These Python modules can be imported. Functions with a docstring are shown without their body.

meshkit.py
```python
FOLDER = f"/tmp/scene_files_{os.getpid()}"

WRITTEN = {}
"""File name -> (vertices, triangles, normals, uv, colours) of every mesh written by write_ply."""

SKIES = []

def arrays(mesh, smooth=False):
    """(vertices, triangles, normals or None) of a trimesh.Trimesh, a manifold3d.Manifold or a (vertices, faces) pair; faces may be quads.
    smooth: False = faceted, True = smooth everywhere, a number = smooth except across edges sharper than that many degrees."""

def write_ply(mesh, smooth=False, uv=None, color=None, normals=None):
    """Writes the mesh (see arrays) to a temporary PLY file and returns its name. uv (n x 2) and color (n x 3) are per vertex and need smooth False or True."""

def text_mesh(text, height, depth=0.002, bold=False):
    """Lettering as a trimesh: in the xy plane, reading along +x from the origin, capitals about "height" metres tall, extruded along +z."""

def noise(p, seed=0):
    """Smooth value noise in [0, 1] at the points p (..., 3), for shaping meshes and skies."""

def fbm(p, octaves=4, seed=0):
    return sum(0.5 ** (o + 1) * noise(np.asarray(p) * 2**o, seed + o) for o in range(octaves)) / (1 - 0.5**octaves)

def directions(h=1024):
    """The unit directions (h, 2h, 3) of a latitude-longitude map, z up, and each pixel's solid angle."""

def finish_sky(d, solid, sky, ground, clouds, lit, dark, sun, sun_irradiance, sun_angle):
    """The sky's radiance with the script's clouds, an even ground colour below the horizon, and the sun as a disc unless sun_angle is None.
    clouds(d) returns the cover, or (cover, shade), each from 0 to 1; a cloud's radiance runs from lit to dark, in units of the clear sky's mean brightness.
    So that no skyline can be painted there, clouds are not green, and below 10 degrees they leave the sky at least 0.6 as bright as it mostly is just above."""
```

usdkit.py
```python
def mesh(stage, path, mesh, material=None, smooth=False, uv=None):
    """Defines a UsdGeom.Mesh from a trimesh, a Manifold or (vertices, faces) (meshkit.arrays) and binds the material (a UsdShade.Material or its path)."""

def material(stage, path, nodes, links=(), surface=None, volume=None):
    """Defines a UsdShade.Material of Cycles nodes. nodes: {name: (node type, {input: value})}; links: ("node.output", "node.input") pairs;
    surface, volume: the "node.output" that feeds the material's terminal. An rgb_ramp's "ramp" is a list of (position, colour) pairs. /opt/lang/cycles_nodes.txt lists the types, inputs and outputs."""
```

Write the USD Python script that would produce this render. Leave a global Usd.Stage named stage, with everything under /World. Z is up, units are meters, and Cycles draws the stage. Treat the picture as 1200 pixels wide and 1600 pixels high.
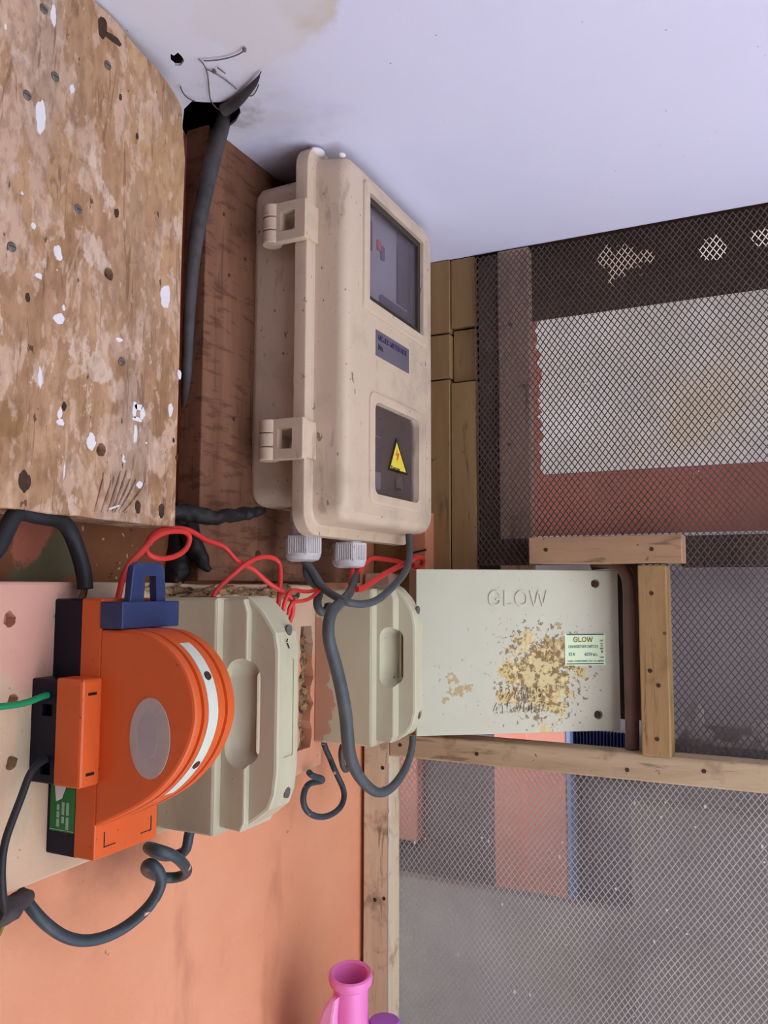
import math
import numpy as np, trimesh, manifold3d as mf, usdkit, meshkit
from scipy.interpolate import CubicSpline
from shapely.geometry import Polygon
from pxr import Usd, UsdGeom, UsdLux, UsdShade, Gf, Vt, Sdf

stage = Usd.Stage.CreateInMemory()
UsdGeom.SetStageUpAxis(stage, 'Z'); UsdGeom.SetStageMetersPerUnit(stage, 1.0)
UsdGeom.Xform.Define(stage, '/World'); UsdGeom.Scope.Define(stage, '/World/Looks')

# ------------------------------------------------------------------ camera
F = 1300.76                                     # focal length in pixels of the 1200 x 1600 frame
YAW, PITCH, ROLL = map(math.radians, (25.99, 5.184, 0.161))
CAM = np.array([0.56, 0.0, 1.60])
fw = np.array([-math.sin(YAW) * math.cos(PITCH), math.cos(YAW) * math.cos(PITCH), math.sin(PITCH)])
r0 = np.array([math.cos(YAW), math.sin(YAW), 0.0]); u0 = np.cross(r0, fw)
rt = r0 * math.cos(ROLL) + u0 * math.sin(ROLL); up = u0 * math.cos(ROLL) - r0 * math.sin(ROLL)
cam = UsdGeom.Camera.Define(stage, '/World/camera')
cam.CreateHorizontalApertureAttr(36.0); cam.CreateVerticalApertureAttr(48.0)
cam.CreateFocalLengthAttr(36.0 * F / 1200); cam.CreateClippingRangeAttr(Gf.Vec2f(0.02, 200))
cam.AddTransformOp().Set(Gf.Matrix4d(*rt, 0, *up, 0, *(-fw), 0, *CAM, 1))
cam.CreateExposureAttr(1.0)

# ------------------------------------------------------------------ daylight: overcast sky and a high sun on the open yard
sky = UsdLux.DomeLight.Define(stage, '/World/sky'); sky.CreateIntensityAttr(0.34); sky.CreateColorAttr(Gf.Vec3f(0.93, 0.97, 1.06))
sun = UsdLux.DistantLight.Define(stage, '/World/sun'); sun.CreateNormalizeAttr(True); sun.CreateIntensityAttr(1.75); sun.CreateAngleAttr(3.0)
sun.CreateColorAttr(Gf.Vec3f(1.0, 0.98, 0.96)); sun.AddRotateXYZOp().Set(Gf.Vec3f(-4, 17, 0))

# ------------------------------------------------------------------ helpers: points
Z3 = {'X': 0, 'Y': 1, 'Z': 2}
def U(px, py, plane, value):
    """The point of the plane X, Y or Z = value that the photograph shows at (px, py)."""
    d = (px - 600) / F * rt - (py - 800) / F * up + fw
    return CAM + d * ((value - CAM[Z3[plane]]) / d[Z3[plane]])
def lin(c):
    c = np.asarray(c, float) / 255.0
    return tuple(np.where(c <= 0.04045, c / 12.92, ((c + 0.055) / 1.055) ** 2.4))

# ------------------------------------------------------------------ helpers: materials
def mat(name, a, b=None, scale=(1, 1, 1), ns=20, detail=6, lo=.3, hi=.7, dist=0.0, layers=(), rough=.6, bump=0.0, bscale=None, spec=.4, metal=0.0, coat=0.0):
    """Base colour noise from a to b, then layers of stains dict(c, scale, ns, t, w, amt[, at, r]) of their own shape; bump from a noise."""
    n = {'g': ('geometry', {}), 'mp': ('mapping', {'scale': scale}), 'no': ('noise_texture', {'scale': ns, 'detail': detail, 'roughness': .6, 'distortion': dist}),
         'rr': ('rgb_ramp', {'ramp': [(lo, lin(a)), (hi, lin(b if b is not None else a))]}),
         'p': ('principled_bsdf', {'roughness': rough, 'specular_ior_level': spec, 'metallic': metal, 'coat_weight': coat})}
    L = [('g.position', 'mp.vector'), ('mp.vector', 'no.vector'), ('no.fac', 'rr.fac')]
    col = 'rr.color'
    for i, y in enumerate(layers):
        n[f'm{i}'] = ('mapping', {'scale': y.get('scale', (1, 1, 1)), 'location': y.get('loc', (i * 3.7, i * 1.3, i * 2.1))})
        n[f'n{i}'] = ('noise_texture', {'scale': y['ns'], 'detail': y.get('detail', 5), 'roughness': y.get('rg', .6), 'distortion': y.get('dist', 0)})
        L += [('g.position', f'm{i}.vector'), (f'm{i}.vector', f'n{i}.vector')]
        src = f'n{i}.fac'
        if 'at' in y:                            # the stain keeps to a region: noise + k (1 - distance / r)
            n[f'd{i}'] = ('vector_math', {'math_type': 'distance', 'vector2': tuple(y['at'])})
            n[f'e{i}'] = ('map_range', {'range_type': 'linear', 'from_min': 0, 'from_max': y['r'], 'to_min': y.get('k', .35), 'to_max': -y.get('k', .35), 'clamp': True})
            n[f'f{i}'] = ('math', {'math_type': 'add'})
            L += [('g.position', f'd{i}.vector1'), (f'd{i}.value', f'e{i}.value'), (f'e{i}.result', f'f{i}.value1'), (src, f'f{i}.value2')]
            src = f'f{i}.value'
        n[f'k{i}'] = ('map_range', {'range_type': 'smoothstep', 'from_min': y['t'] - y['w'], 'from_max': y['t'] + y['w'], 'to_min': 0, 'to_max': y.get('amt', 1), 'clamp': True})
        n[f'x{i}'] = ('mix_color', {'blend_type': 'mix', 'b': lin(y['c'])})
        L += [(src, f'k{i}.value'), (f'k{i}.result', f'x{i}.fac'), (col, f'x{i}.a')]
        col = f'x{i}.result'
    L.append((col, 'p.base_color'))
    if bump:
        n['bm'] = ('mapping', {'scale': bscale or scale}); n['bn'] = ('noise_texture', {'scale': ns * 1.5, 'detail': 8, 'roughness': .65})
        n['bu'] = ('bump', {'strength': 1.0, 'distance': bump})
        L += [('g.position', 'bm.vector'), ('bm.vector', 'bn.vector'), ('bn.fac', 'bu.height'), ('bu.normal', 'p.normal')]
    return usdkit.material(stage, '/World/Looks/' + name, n, L, surface='p.BSDF')

def dirt(c=(60, 48, 40), ns=260, t=.70, w=.02, amt=.8): return dict(c=c, ns=ns, t=t, w=w, amt=amt, detail=2)
m = {}
m['ceiling'] = mat('ceiling_paint', (226, 226, 250), (232, 232, 253), ns=3, layers=[
    dict(c=(214, 202, 186), ns=9, t=.52, w=.05, amt=.8, at=U(400, 25, 'Z', 2.074), r=.11, k=.3), dict(c=(228, 226, 234), ns=7, t=.5, w=.1, amt=.8, at=U(250, 60, 'Z', 2.074), r=.3, k=.3),
    dict(c=(150, 140, 138), ns=10, t=.66, w=.3, amt=.45, at=U(440, 190, 'Z', 2.074), r=.12, k=.3),
    dict(c=(120, 105, 95), ns=22, t=.66, w=.16, amt=.7, at=U(345, 175, 'Z', 2.074), r=.085, k=.3),
    dict(c=(90, 80, 75), ns=190, t=.80, w=.02, amt=.7, detail=1)], rough=.75, bump=.0012, spec=.25)
m['orange_wall'] = mat('orange_wall_paint', (220, 146, 110), (229, 160, 124), ns=5, layers=[
    dict(c=(140, 95, 80), ns=7, t=.60, w=.14, amt=.6, at=U(200, 1340, 'X', .012), r=.16, k=.24),
    dict(c=(165, 100, 74), ns=9, scale=(1, 1, .4), t=.66, w=.08, amt=.5),
    dict(c=(110, 78, 62), ns=60, t=.74, w=.03, amt=.6, detail=3),
    dict(c=(225, 190, 175), ns=45, scale=(1, 1, .45), t=.76, w=.03, amt=.7, detail=3)], rough=.5, bump=.0018, bscale=(1, 1, 1), spec=.35)
m['board_wall'] = mat('old_wall_paint', (112, 66, 38), (134, 84, 48), ns=14, layers=[
    dict(c=(96, 92, 66), ns=20, t=.52, w=.05, amt=.95, at=U(70, 880, 'X', .014), r=.06, k=.3),
    dict(c=(172, 100, 80), ns=20, t=.5, w=.03, amt=.95, at=U(50, 830, 'X', .014), r=.04, k=.3),
    dict(c=(40, 30, 24), ns=55, t=.68, w=.02, amt=.8), dict(c=(190, 170, 140), ns=110, t=.72, w=.02, amt=.8, detail=1)], rough=.7, bump=.002)
m['soot'] = mat('sooty_wood', (34, 25, 20), (52, 38, 30), ns=25, rough=.85, bump=.002, spec=.2)
m['panel'] = mat('weathered_plywood', (158, 117, 84), (202, 160, 124), scale=(1.0, 1.0, .35), ns=26, lo=.34, hi=.66, dist=.8, layers=[
    dict(c=(212, 178, 154), ns=22, scale=(1, 1, .5), t=.53, w=.02, amt=.75, detail=7, dist=.6),
    dict(c=(222, 194, 174), ns=34, scale=(1, 1, .6), t=.60, w=.015, amt=.8, detail=7),
    dict(c=(140, 118, 102), ns=10, scale=(1, 1, .35), t=.60, w=.10, amt=.55),
    dict(c=(186, 142, 96), ns=13, scale=(1, 1, .25), t=.58, w=.05, amt=.6),
    dict(c=(190, 148, 100), ns=12, scale=(1, 1, .4), t=.56, w=.06, amt=.5, at=U(258, 260, 'X', .072), r=.11, k=.25),
    dict(c=(110, 76, 52), ns=60, scale=(1.5, 1.5, .18), t=.62, w=.05, amt=.65, detail=6, dist=1.2),
    dict(c=(150, 112, 70), ns=18, t=.5, w=.02, amt=.8, at=U(15, 665, 'X', .072), r=.035, k=.3),
    dict(c=(120, 86, 62), ns=150, scale=(1, 1, .5), t=.55, w=.10, amt=.38, detail=6), dict(c=(226, 198, 176), ns=95, scale=(1, 1, .5), t=.60, w=.05, amt=.42, detail=7),
    dict(c=(64, 42, 30), ns=120, scale=(1, 1, .5), t=.70, w=.02, amt=.8, detail=3),
    dict(c=(228, 214, 206), ns=170, scale=(1, 1, .7), t=.80, w=.015, amt=.8, detail=2)], rough=.7, bump=.0034, bscale=(1, 1, .4), spec=.3)
def timber(name, a, b, grain='Z', ns=30, extra=(), bump=.0016):
    s = {'X': (.12, 1, 1), 'Y': (1, .12, 1), 'Z': (1, 1, .12)}[grain]
    return mat(name, a, b, scale=s, ns=ns, lo=.3, hi=.7, dist=.6, layers=[
        dict(c=(70, 48, 34), ns=ns * 3, scale=s, t=.64, w=.06, amt=.55, dist=.8), dict(c=(60, 45, 36), ns=70, t=.74, w=.02, amt=.7, detail=2), *extra], rough=.7, bump=bump, spec=.25)
m['plank'] = timber('reddish_plank', (108, 72, 52), (136, 96, 74), 'Z', extra=[
    dict(c=(80, 46, 34), ns=60, scale=(1, .5, 2.2), t=.57, w=.06, amt=.6)])
m['stud'] = timber('grey_timber', (202, 182, 152), (224, 206, 176), 'Z', extra=[dict(c=(205, 150, 120), ns=14, t=.62, w=.06, amt=.5), dict(c=(96, 84, 68), ns=24, t=.62, w=.08, amt=.6)])
m['beam'] = timber('pale_beam', (172, 148, 116), (204, 184, 152), 'X', extra=[dict(c=(110, 92, 72), ns=18, t=.62, w=.07, amt=.5)])
m['batten'] = timber('yellow_batten', (148, 116, 76), (174, 142, 98), 'Z', extra=[dict(c=(120, 96, 66), ns=20, t=.60, w=.08, amt=.55)])
m['batten_x'] = timber('brown_batten', (154, 120, 90), (178, 144, 112), 'X')
m['dim_post'] = timber('dusty_post', (178, 148, 128), (198, 168, 146), 'Z')
m['dark_post'] = timber('cobwebbed_post', (70, 56, 50), (96, 78, 68), 'Z', extra=[dict(c=(120, 104, 92), ns=9, scale=(1, 1, .3), t=.6, w=.12, amt=.5)])
m['infill'] = timber('yellowed_plank', (134, 104, 68), (158, 128, 88), 'Z', ns=18)
m['eave'] = mat('brown_eave', (46, 32, 26), (60, 43, 34), ns=14, rough=.8, spec=.2)
m['mount_board'] = mat('painted_board', (200, 166, 138), (212, 180, 152), ns=9, scale=(1, .4, 1), layers=[
    dict(c=(216, 158, 142), ns=9, t=.47, w=.05, amt=.8, at=U(30, 985, 'X', .05), r=.085, k=.3),
    dict(c=(150, 138, 118), ns=14, scale=(1, .4, 1), t=.52, w=.08, amt=.5, at=U(240, 900, 'X', .05), r=.14, k=.2),
    dict(c=(214, 148, 116), ns=10, t=.46, w=.05, amt=.95, at=U(480, 1120, 'X', .05), r=.13, k=.35),
    dict(c=(184, 168, 138), ns=20, scale=(1, 1, .25), t=.60, w=.04, amt=.8), dict(c=(90, 66, 52), ns=80, t=.72, w=.02, amt=.6, detail=2)], rough=.6, bump=.0012)
m['splinter'] = mat('splintered_wood', (92, 68, 48), (172, 138, 98), scale=(1, .3, 1), ns=110, lo=.35, hi=.62, layers=[dict(c=(46, 34, 24), ns=130, t=.6, w=.04, amt=.9)], rough=.8, bump=.004)
m['cream'] = mat('cream_plastic', (204, 180, 156), (215, 192, 168), ns=8, layers=[
    dict(c=(150, 132, 114), ns=16, t=.60, w=.14, amt=.45), dict(c=(96, 78, 64), ns=120, scale=(1, 1, .6), t=.695, w=.03, amt=.75, detail=3),
    dict(c=(60, 44, 36), ns=330, t=.735, w=.02, amt=.8, detail=2), dict(c=(120, 98, 80), ns=40, scale=(1, 1, .3), t=.66, w=.05, amt=.4)], rough=.42, bump=.0003, spec=.4)
m['white_plastic'] = mat('white_gland_plastic', (196, 190, 192), (210, 206, 208), ns=12, layers=[dirt((120, 104, 96), 90, .66, .08, .6)], rough=.45)
m['white_paint'] = mat('white_paint', (226, 220, 222), (238, 234, 236), ns=40, rough=.6)
m['orange'] = mat('orange_plastic', (216, 92, 38), (222, 99, 44), ns=6, layers=[dirt((90, 40, 24), 230, .735, .02, .8), dict(c=(196, 84, 34), ns=12, t=.62, w=.12, amt=.35)], rough=.4, spec=.45)
m['navy'] = mat('navy_plastic', (10, 12, 34), (14, 16, 40), ns=15, layers=[dirt((120, 112, 110), 260, .76, .02, .6)], rough=.45, spec=.25)
m['blue'] = mat('blue_plastic', (40, 54, 98), (48, 62, 106), ns=15, layers=[dict(c=(92, 92, 108), ns=18, t=.62, w=.1, amt=.5)], rough=.45)
m['grey_fuse'] = mat('grey_green_plastic', (190, 184, 156), (200, 194, 166), ns=8, layers=[dirt((74, 62, 52), 150, .74, .02, .8), dict(c=(138, 130, 112), ns=14, scale=(1, 1, .4), t=.60, w=.12, amt=.4)], rough=.36, spec=.45)
m['fuse_paint'] = mat('fuse_with_paint', (190, 184, 156), (200, 194, 166), ns=8, layers=[dirt((74, 62, 52), 150, .74, .02, .8),
    dict(c=(196, 144, 118), ns=26, t=.50, w=.02, amt=.95, at=U(380, 1060, 'Y', .86), r=.262, k=1.3)], rough=.4, spec=.45)
m['orange_trim'] = mat('pale_orange_paint', (206, 130, 98), (214, 142, 110), ns=12, rough=.6)
m['tape'] = mat('pale_tape', (205, 210, 196), (222, 224, 214), ns=30, layers=[dict(c=(160, 150, 110), ns=60, t=.64, w=.04, amt=.6)], rough=.5)
m['label_grey'] = mat('round_label_paper', (176, 164, 160), (196, 186, 182), ns=40, rough=.6)
m['green'] = mat('green_label', (26, 112, 52), (34, 124, 60), ns=20, layers=[dict(c=(70, 72, 52), ns=30, t=.62, w=.08, amt=.5)], rough=.5)
m['pale_print'] = mat('pale_print', (150, 190, 160), rough=.6)
m['metal_dirty'] = mat('grimy_screw_metal', (96, 88, 84), (128, 120, 116), ns=200, rough=.45, metal=.4)
m['rust_dark'] = mat('rusty_nail', (50, 34, 26), (78, 50, 36), ns=160, rough=.75)
gx = lambda x, y: U(x, y, 'Y', 1.0)
m['black_rubber'] = mat('black_rubber', (30, 32, 36), (42, 44, 48), ns=30, rough=.5, spec=.35)
m['black_tape'] = mat('black_tape', (18, 16, 18), (30, 27, 27), ns=60, rough=.55, bump=.001)
m['slate_cable'] = mat('slate_cable', (48, 60, 68), (60, 72, 80), ns=25, layers=[dict(c=(214, 168, 144), ns=85, t=.70, w=.012, amt=.95, detail=2), dict(c=(90, 92, 86), ns=30, t=.62, w=.08, amt=.4)], rough=.45)
m['grey_cable'] = mat('grey_cable', (68, 72, 76), (86, 90, 94), ns=30, layers=[dict(c=(80, 72, 66), ns=40, t=.6, w=.1, amt=.4)], rough=.5)
m['dusty_cable'] = mat('dusty_cable', (56, 52, 55), (84, 78, 80), ns=40, layers=[dict(c=(50, 44, 44), ns=60, t=.6, w=.08, amt=.6)], rough=.7)
m['red'] = mat('red_insulation', (206, 48, 44), (216, 60, 54), ns=20, layers=[dict(c=(150, 44, 40), ns=40, t=.64, w=.06, amt=.4)], rough=.4)
m['green_wire'] = mat('green_insulation', (22, 132, 84), (30, 146, 94), ns=20, rough=.4)
m['copper'] = mat('tarnished_copper', (92, 62, 44), (130, 88, 58), ns=90, rough=.5, metal=.6)
m['pink'] = mat('pink_plastic', (236, 118, 190), (240, 130, 198), ns=5, rough=.38, spec=.5)
m['pale_pink'] = mat('pale_pink_plastic', (236, 150, 200), (240, 160, 206), ns=5, rough=.4)
m['purple'] = mat('purple_plastic', (170, 96, 196), (180, 106, 204), ns=5, rough=.4)
m['dark_grey'] = mat('dark_window_seal', (52, 44, 38), (64, 54, 48), ns=30, rough=.5)
m['meter_grey'] = mat('meter_housing', (168, 162, 168), (180, 174, 180), ns=12, rough=.5)
m['meter_dark'] = mat('meter_dark_parts', (58, 54, 62), (72, 68, 76), ns=12, rough=.4)
m['red_led'] = mat('red_indicator', (230, 60, 70), rough=.3)
m['plate'] = mat('grey_label_plate', (96, 90, 104), (110, 102, 112), ns=30, rough=.4)
m['blue_print'] = mat('dark_blue_print', (26, 24, 78), rough=.5)
m['yellow'] = mat('warning_yellow', (228, 205, 70), rough=.45)
m['black_print'] = mat('black_print', (24, 16, 16), rough=.5)
m['red_print'] = mat('red_print', (205, 84, 30), rough=.5)
m['sticker'] = mat('pale_sticker_paper', (226, 244, 204), (222, 238, 196), ns=20, rough=.5)
m['gold_print'] = mat('olive_print', (132, 120, 40), rough=.5)
m['teal_print'] = mat('dark_teal_print', (40, 84, 96), rough=.5)
m['concrete'] = mat('yard_concrete', (164, 168, 176), (182, 186, 194), ns=5, rough=.85)
m['floor'] = mat('veranda_floor', (196, 204, 222), (204, 212, 230), ns=6, rough=.7)
m['rear'] = mat('rear_wall_paint', (120, 84, 68), (130, 92, 74), ns=6, rough=.7)
m['net_wall'] = mat('stained_white_wall', (138, 128, 122), (160, 148, 140), ns=4, layers=[
    dict(c=(150, 132, 108), ns=5, scale=(1, 1, .7), t=.50, w=.16, amt=.7, at=(.36, 2.2, 2.06), r=.26, k=.25),
    dict(c=(170, 160, 160), ns=7, t=.58, w=.14, amt=.6)], rough=.85)
m['dado'] = mat('red_brown_dado', (104, 54, 42), (116, 62, 48), ns=8, rough=.8)
m['grey_wall'] = mat('grey_cement', (130, 124, 120), (150, 144, 138), ns=6, rough=.9, layers=[dict(c=(150, 142, 120), ns=5, t=.58, w=.12, amt=.5)])
m['dim_wall'] = mat('dark_cement', (116, 108, 110), (130, 122, 124), ns=6, rough=.9)
m['pillar'] = mat('salmon_pillar', (240, 158, 134), (245, 168, 146), ns=6, rough=.7)
m['pale_blue'] = mat('pale_blue_edge', (150, 168, 214), rough=.7)
m['corrugated'] = mat('navy_sheet', (44, 46, 84), (54, 56, 96), ns=8, rough=.5)
m['cobweb'] = mat('cobweb', (96, 86, 84), (120, 110, 108), ns=60, rough=.9)
m['lint'] = mat('lint', (196, 194, 196), rough=.9)
# expanded metal: grey brown, with old white paint left on it in two places
m['mesh'] = mat('expanded_metal', (62, 48, 44), (82, 66, 60), ns=30, layers=[
    dict(c=(226, 214, 200), ns=40, t=.5, w=.03, amt=1, at=U(1114, 388, 'Y', 1.09), r=.032, k=.4),
    dict(c=(214, 196, 172), ns=60, t=.58, w=.04, amt=.8, at=U(960, 412, 'Y', 1.09), r=.05, k=.25),
    dict(c=(206, 186, 160), ns=60, t=.62, w=.04, amt=.8, at=U(1000, 405, 'Y', 1.09), r=.04, k=.25),
    dict(c=(226, 214, 200), ns=60, t=.56, w=.03, amt=1, at=U(1190, 372, 'Y', 1.09), r=.03, k=.3)], rough=.5, spec=.5)
m['mesh_low'] = mat('galvanised_mesh', (148, 142, 136), (174, 168, 162), ns=12, rough=.5, spec=.5)
m['net'] = usdkit.material(stage, '/World/Looks/mosquito_net', {
    'd': ('diffuse_bsdf', {'color': lin((150, 148, 152))}), 't': ('transparent_bsdf', {}), 'x': ('mix_closure', {'fac': .24})},
    [('t.BSDF', 'x.closure1'), ('d.BSDF', 'x.closure2')], surface='x.closure')
def pane(name, haze, c):
    return usdkit.material(stage, '/World/Looks/' + name, {
        't': ('transparent_bsdf', {'color': (.9, .9, .92)}), 'd': ('diffuse_bsdf', {'color': lin(c)}), 'gl': ('glossy_bsdf', {'roughness': .28, 'color': (.9, .9, .95)}),
        'f': ('fresnel', {'IOR': 1.06}), 'x': ('mix_closure', {'fac': haze}), 'y': ('mix_closure', {})},
        [('t.BSDF', 'x.closure1'), ('d.BSDF', 'x.closure2'), ('x.closure', 'y.closure1'), ('gl.BSDF', 'y.closure2'), ('f.fac', 'y.fac')], surface='y.closure')
m['pane'] = pane('dusty_pane', .17, (160, 146, 156)); m['pane_low'] = pane('clear_pane', .16, (150, 128, 122))

# ------------------------------------------------------------------ helpers: meshes
def cat(*ms): return trimesh.util.concatenate([x for x in ms if x is not None])
def man(t):
    t = t.copy(); t.merge_vertices()
    return mf.Manifold(mf.Mesh(np.asarray(t.vertices, np.float32), np.asarray(t.faces, np.uint32)))
def tri(x):
    q = x.to_mesh(); return trimesh.Trimesh(q.vert_properties[:, :3], q.tri_verts, process=True)
def cut(a, *bs):
    x = man(a)
    for b in bs: x = x - man(b)
    return tri(x)
ORD = {'X': (2, 0, 1), 'Y': (0, 2, 1), 'Z': (0, 1, 2)}          # where (a, b, level) go
def put(ab, lv, axis):
    o = np.empty((len(ab), 3)); k = {'X': (1, 2, 0), 'Y': (0, 2, 1), 'Z': (0, 1, 2)}[axis]
    o[:, k[0]], o[:, k[1]], o[:, k[2]] = ab[:, 0], ab[:, 1], lv
    return o
def area(p): return .5 * np.sum(p[:, 0] * np.roll(p[:, 1], -1) - np.roll(p[:, 0], -1) * p[:, 1])
def inset(p, d):
    p = np.asarray(p, float); s = 1 if area(p) > 0 else -1
    e = np.roll(p, -1, 0) - p; e /= np.linalg.norm(e, axis=1, keepdims=True) + 1e-12
    n = s * np.stack([-e[:, 1], e[:, 0]], 1); n0 = np.roll(n, 1, 0)
    b = n + n0; k = np.maximum((b * n).sum(1, keepdims=True), .35)
    return p + d * b / k
def loft(rings, levels, axis):
    """Closed solid through rings (same number of 2D points each) at the levels along an axis."""
    N = len(rings[0]); v = np.vstack([put(np.asarray(r, float), l, axis) for r, l in zip(rings, levels)]); f = []
    i = np.arange(N); j = (i + 1) % N
    for k in range(len(rings) - 1):
        a, b = k * N, (k + 1) * N
        f += [np.stack([a + i, a + j, b + j], 1), np.stack([a + i, b + j, b + i], 1)]
    import mapbox_earcut
    def cap(r): return mapbox_earcut.triangulate_float64(np.asarray(r, float), np.array([N], np.uint32)).reshape(-1, 3).astype(int)
    c0, c1 = cap(rings[0]), cap(rings[-1])
    f = np.vstack(f)
    s = 1 if area(np.asarray(rings[0], float)) > 0 else -1
    # side faces run outward for a counter-clockwise ring going up; the caps close it
    c0 = c0 if np.cross(*(np.asarray(rings[0])[c0[0][1:]] - np.asarray(rings[0])[c0[0][0]])) * s < 0 else c0[:, ::-1]
    c1 = c1 if np.cross(*(np.asarray(rings[-1])[c1[0][1:]] - np.asarray(rings[-1])[c1[0][0]])) * s > 0 else c1[:, ::-1]
    t = trimesh.Trimesh(v, np.vstack([f, c0, c1 + (len(rings) - 1) * N]), process=False)
    if t.volume < 0: t.invert()
    return t
def bev(p, axis, lo, hi, b=.001, b0=None):
    p = np.asarray(p, float); b0 = b if b0 is None else b0
    R, L = [], []
    for q in ((1, 0), (.3, .3), (0, 1)) if b0 else ((0, 0),): R.append(inset(p, b0 * q[0])); L.append(lo + b0 * q[1])
    for q in ((0, 1), (.3, .3), (1, 0)) if b else ((0, 0),): R.append(inset(p, b * q[0])); L.append(hi - b * q[1])
    return loft(R, L, axis)
def rect(a0, a1, b0, b1, r=0.0, n=5):
    if r <= 0: return np.array([(a0, b0), (a1, b0), (a1, b1), (a0, b1)], float)
    out = []
    for cx, cy, t in ((a1 - r, b0 + r, -90), (a1 - r, b1 - r, 0), (a0 + r, b1 - r, 90), (a0 + r, b0 + r, 180)):
        for k in range(n + 1):
            q = math.radians(t + 90 * k / n); out.append((cx + r * math.cos(q), cy + r * math.sin(q)))
    return np.array(out)
def box(x0, x1, y0, y1, z0, z1, b=.001, r=0.0): return bev(rect(x0, x1, y0, y1, r), 'Z', z0, z1, min(b, (z1 - z0) / 3)) if r else bev(inset(rect(x0, x1, y0, y1), 0), 'Z', z0, z1, b) if not b else bev(rect(x0, x1, y0, y1, b, 2), 'Z', z0, z1, b)
def sm(pts, n=10):
    pts = np.asarray(pts, float)
    d = np.r_[0, np.cumsum(np.linalg.norm(np.diff(pts, axis=0), axis=1) ** .5)]
    return CubicSpline(d, pts)(np.linspace(0, d[-1], n * (len(pts) - 1) + 1)) if len(pts) > 2 else np.linspace(pts[0], pts[-1], n)
def tube(pts, r, sides=10, smooth=True, n=10):
    sides = {9: 14, 10: 16, 12: 20}.get(sides, sides)
    P = sm(pts, n) if smooth else np.asarray(pts, float)
    r = np.interp(np.linspace(0, 1, len(P)), np.linspace(0, 1, len(np.atleast_1d(r))), np.atleast_1d(r))
    T = np.gradient(P, axis=0); T /= np.linalg.norm(T, axis=1, keepdims=True) + 1e-12
    q = np.cross(T[0], [0.31, .2, .93]); q /= np.linalg.norm(q); V = []
    a = np.linspace(0, 2 * np.pi, sides, endpoint=False)
    for k in range(len(P)):
        q = q - T[k] * (q @ T[k]); q /= np.linalg.norm(q); w = np.cross(T[k], q)
        V.append(P[k] + r[k] * (np.cos(a)[:, None] * q + np.sin(a)[:, None] * w))
    V = np.vstack(V + [P[:1], P[-1:]]); f = []; i = np.arange(sides); j = (i + 1) % sides
    for k in range(len(P) - 1):
        A, B = k * sides, (k + 1) * sides
        f += [np.stack([A + i, A + j, B + j], 1), np.stack([A + i, B + j, B + i], 1)]
    e = len(P) * sides; B = (len(P) - 1) * sides
    f += [np.stack([np.full(sides, e), j, i], 1), np.stack([np.full(sides, e + 1), B + i, B + j], 1)]
    return trimesh.Trimesh(V, np.vstack(f), process=False)
def lathe(prof, c, axis='Z', n=24):
    """Solid of revolution: prof is (radius, level) from axis to axis."""
    t = trimesh.creation.revolve(np.array(prof, float), sections=n)
    if axis == 'X': t.apply_transform(trimesh.transformations.rotation_matrix(np.pi / 2, [0, 1, 0]))
    if axis == 'Y': t.apply_transform(trimesh.transformations.rotation_matrix(-np.pi / 2, [1, 0, 0]))
    t.apply_translation(c); return t
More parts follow.
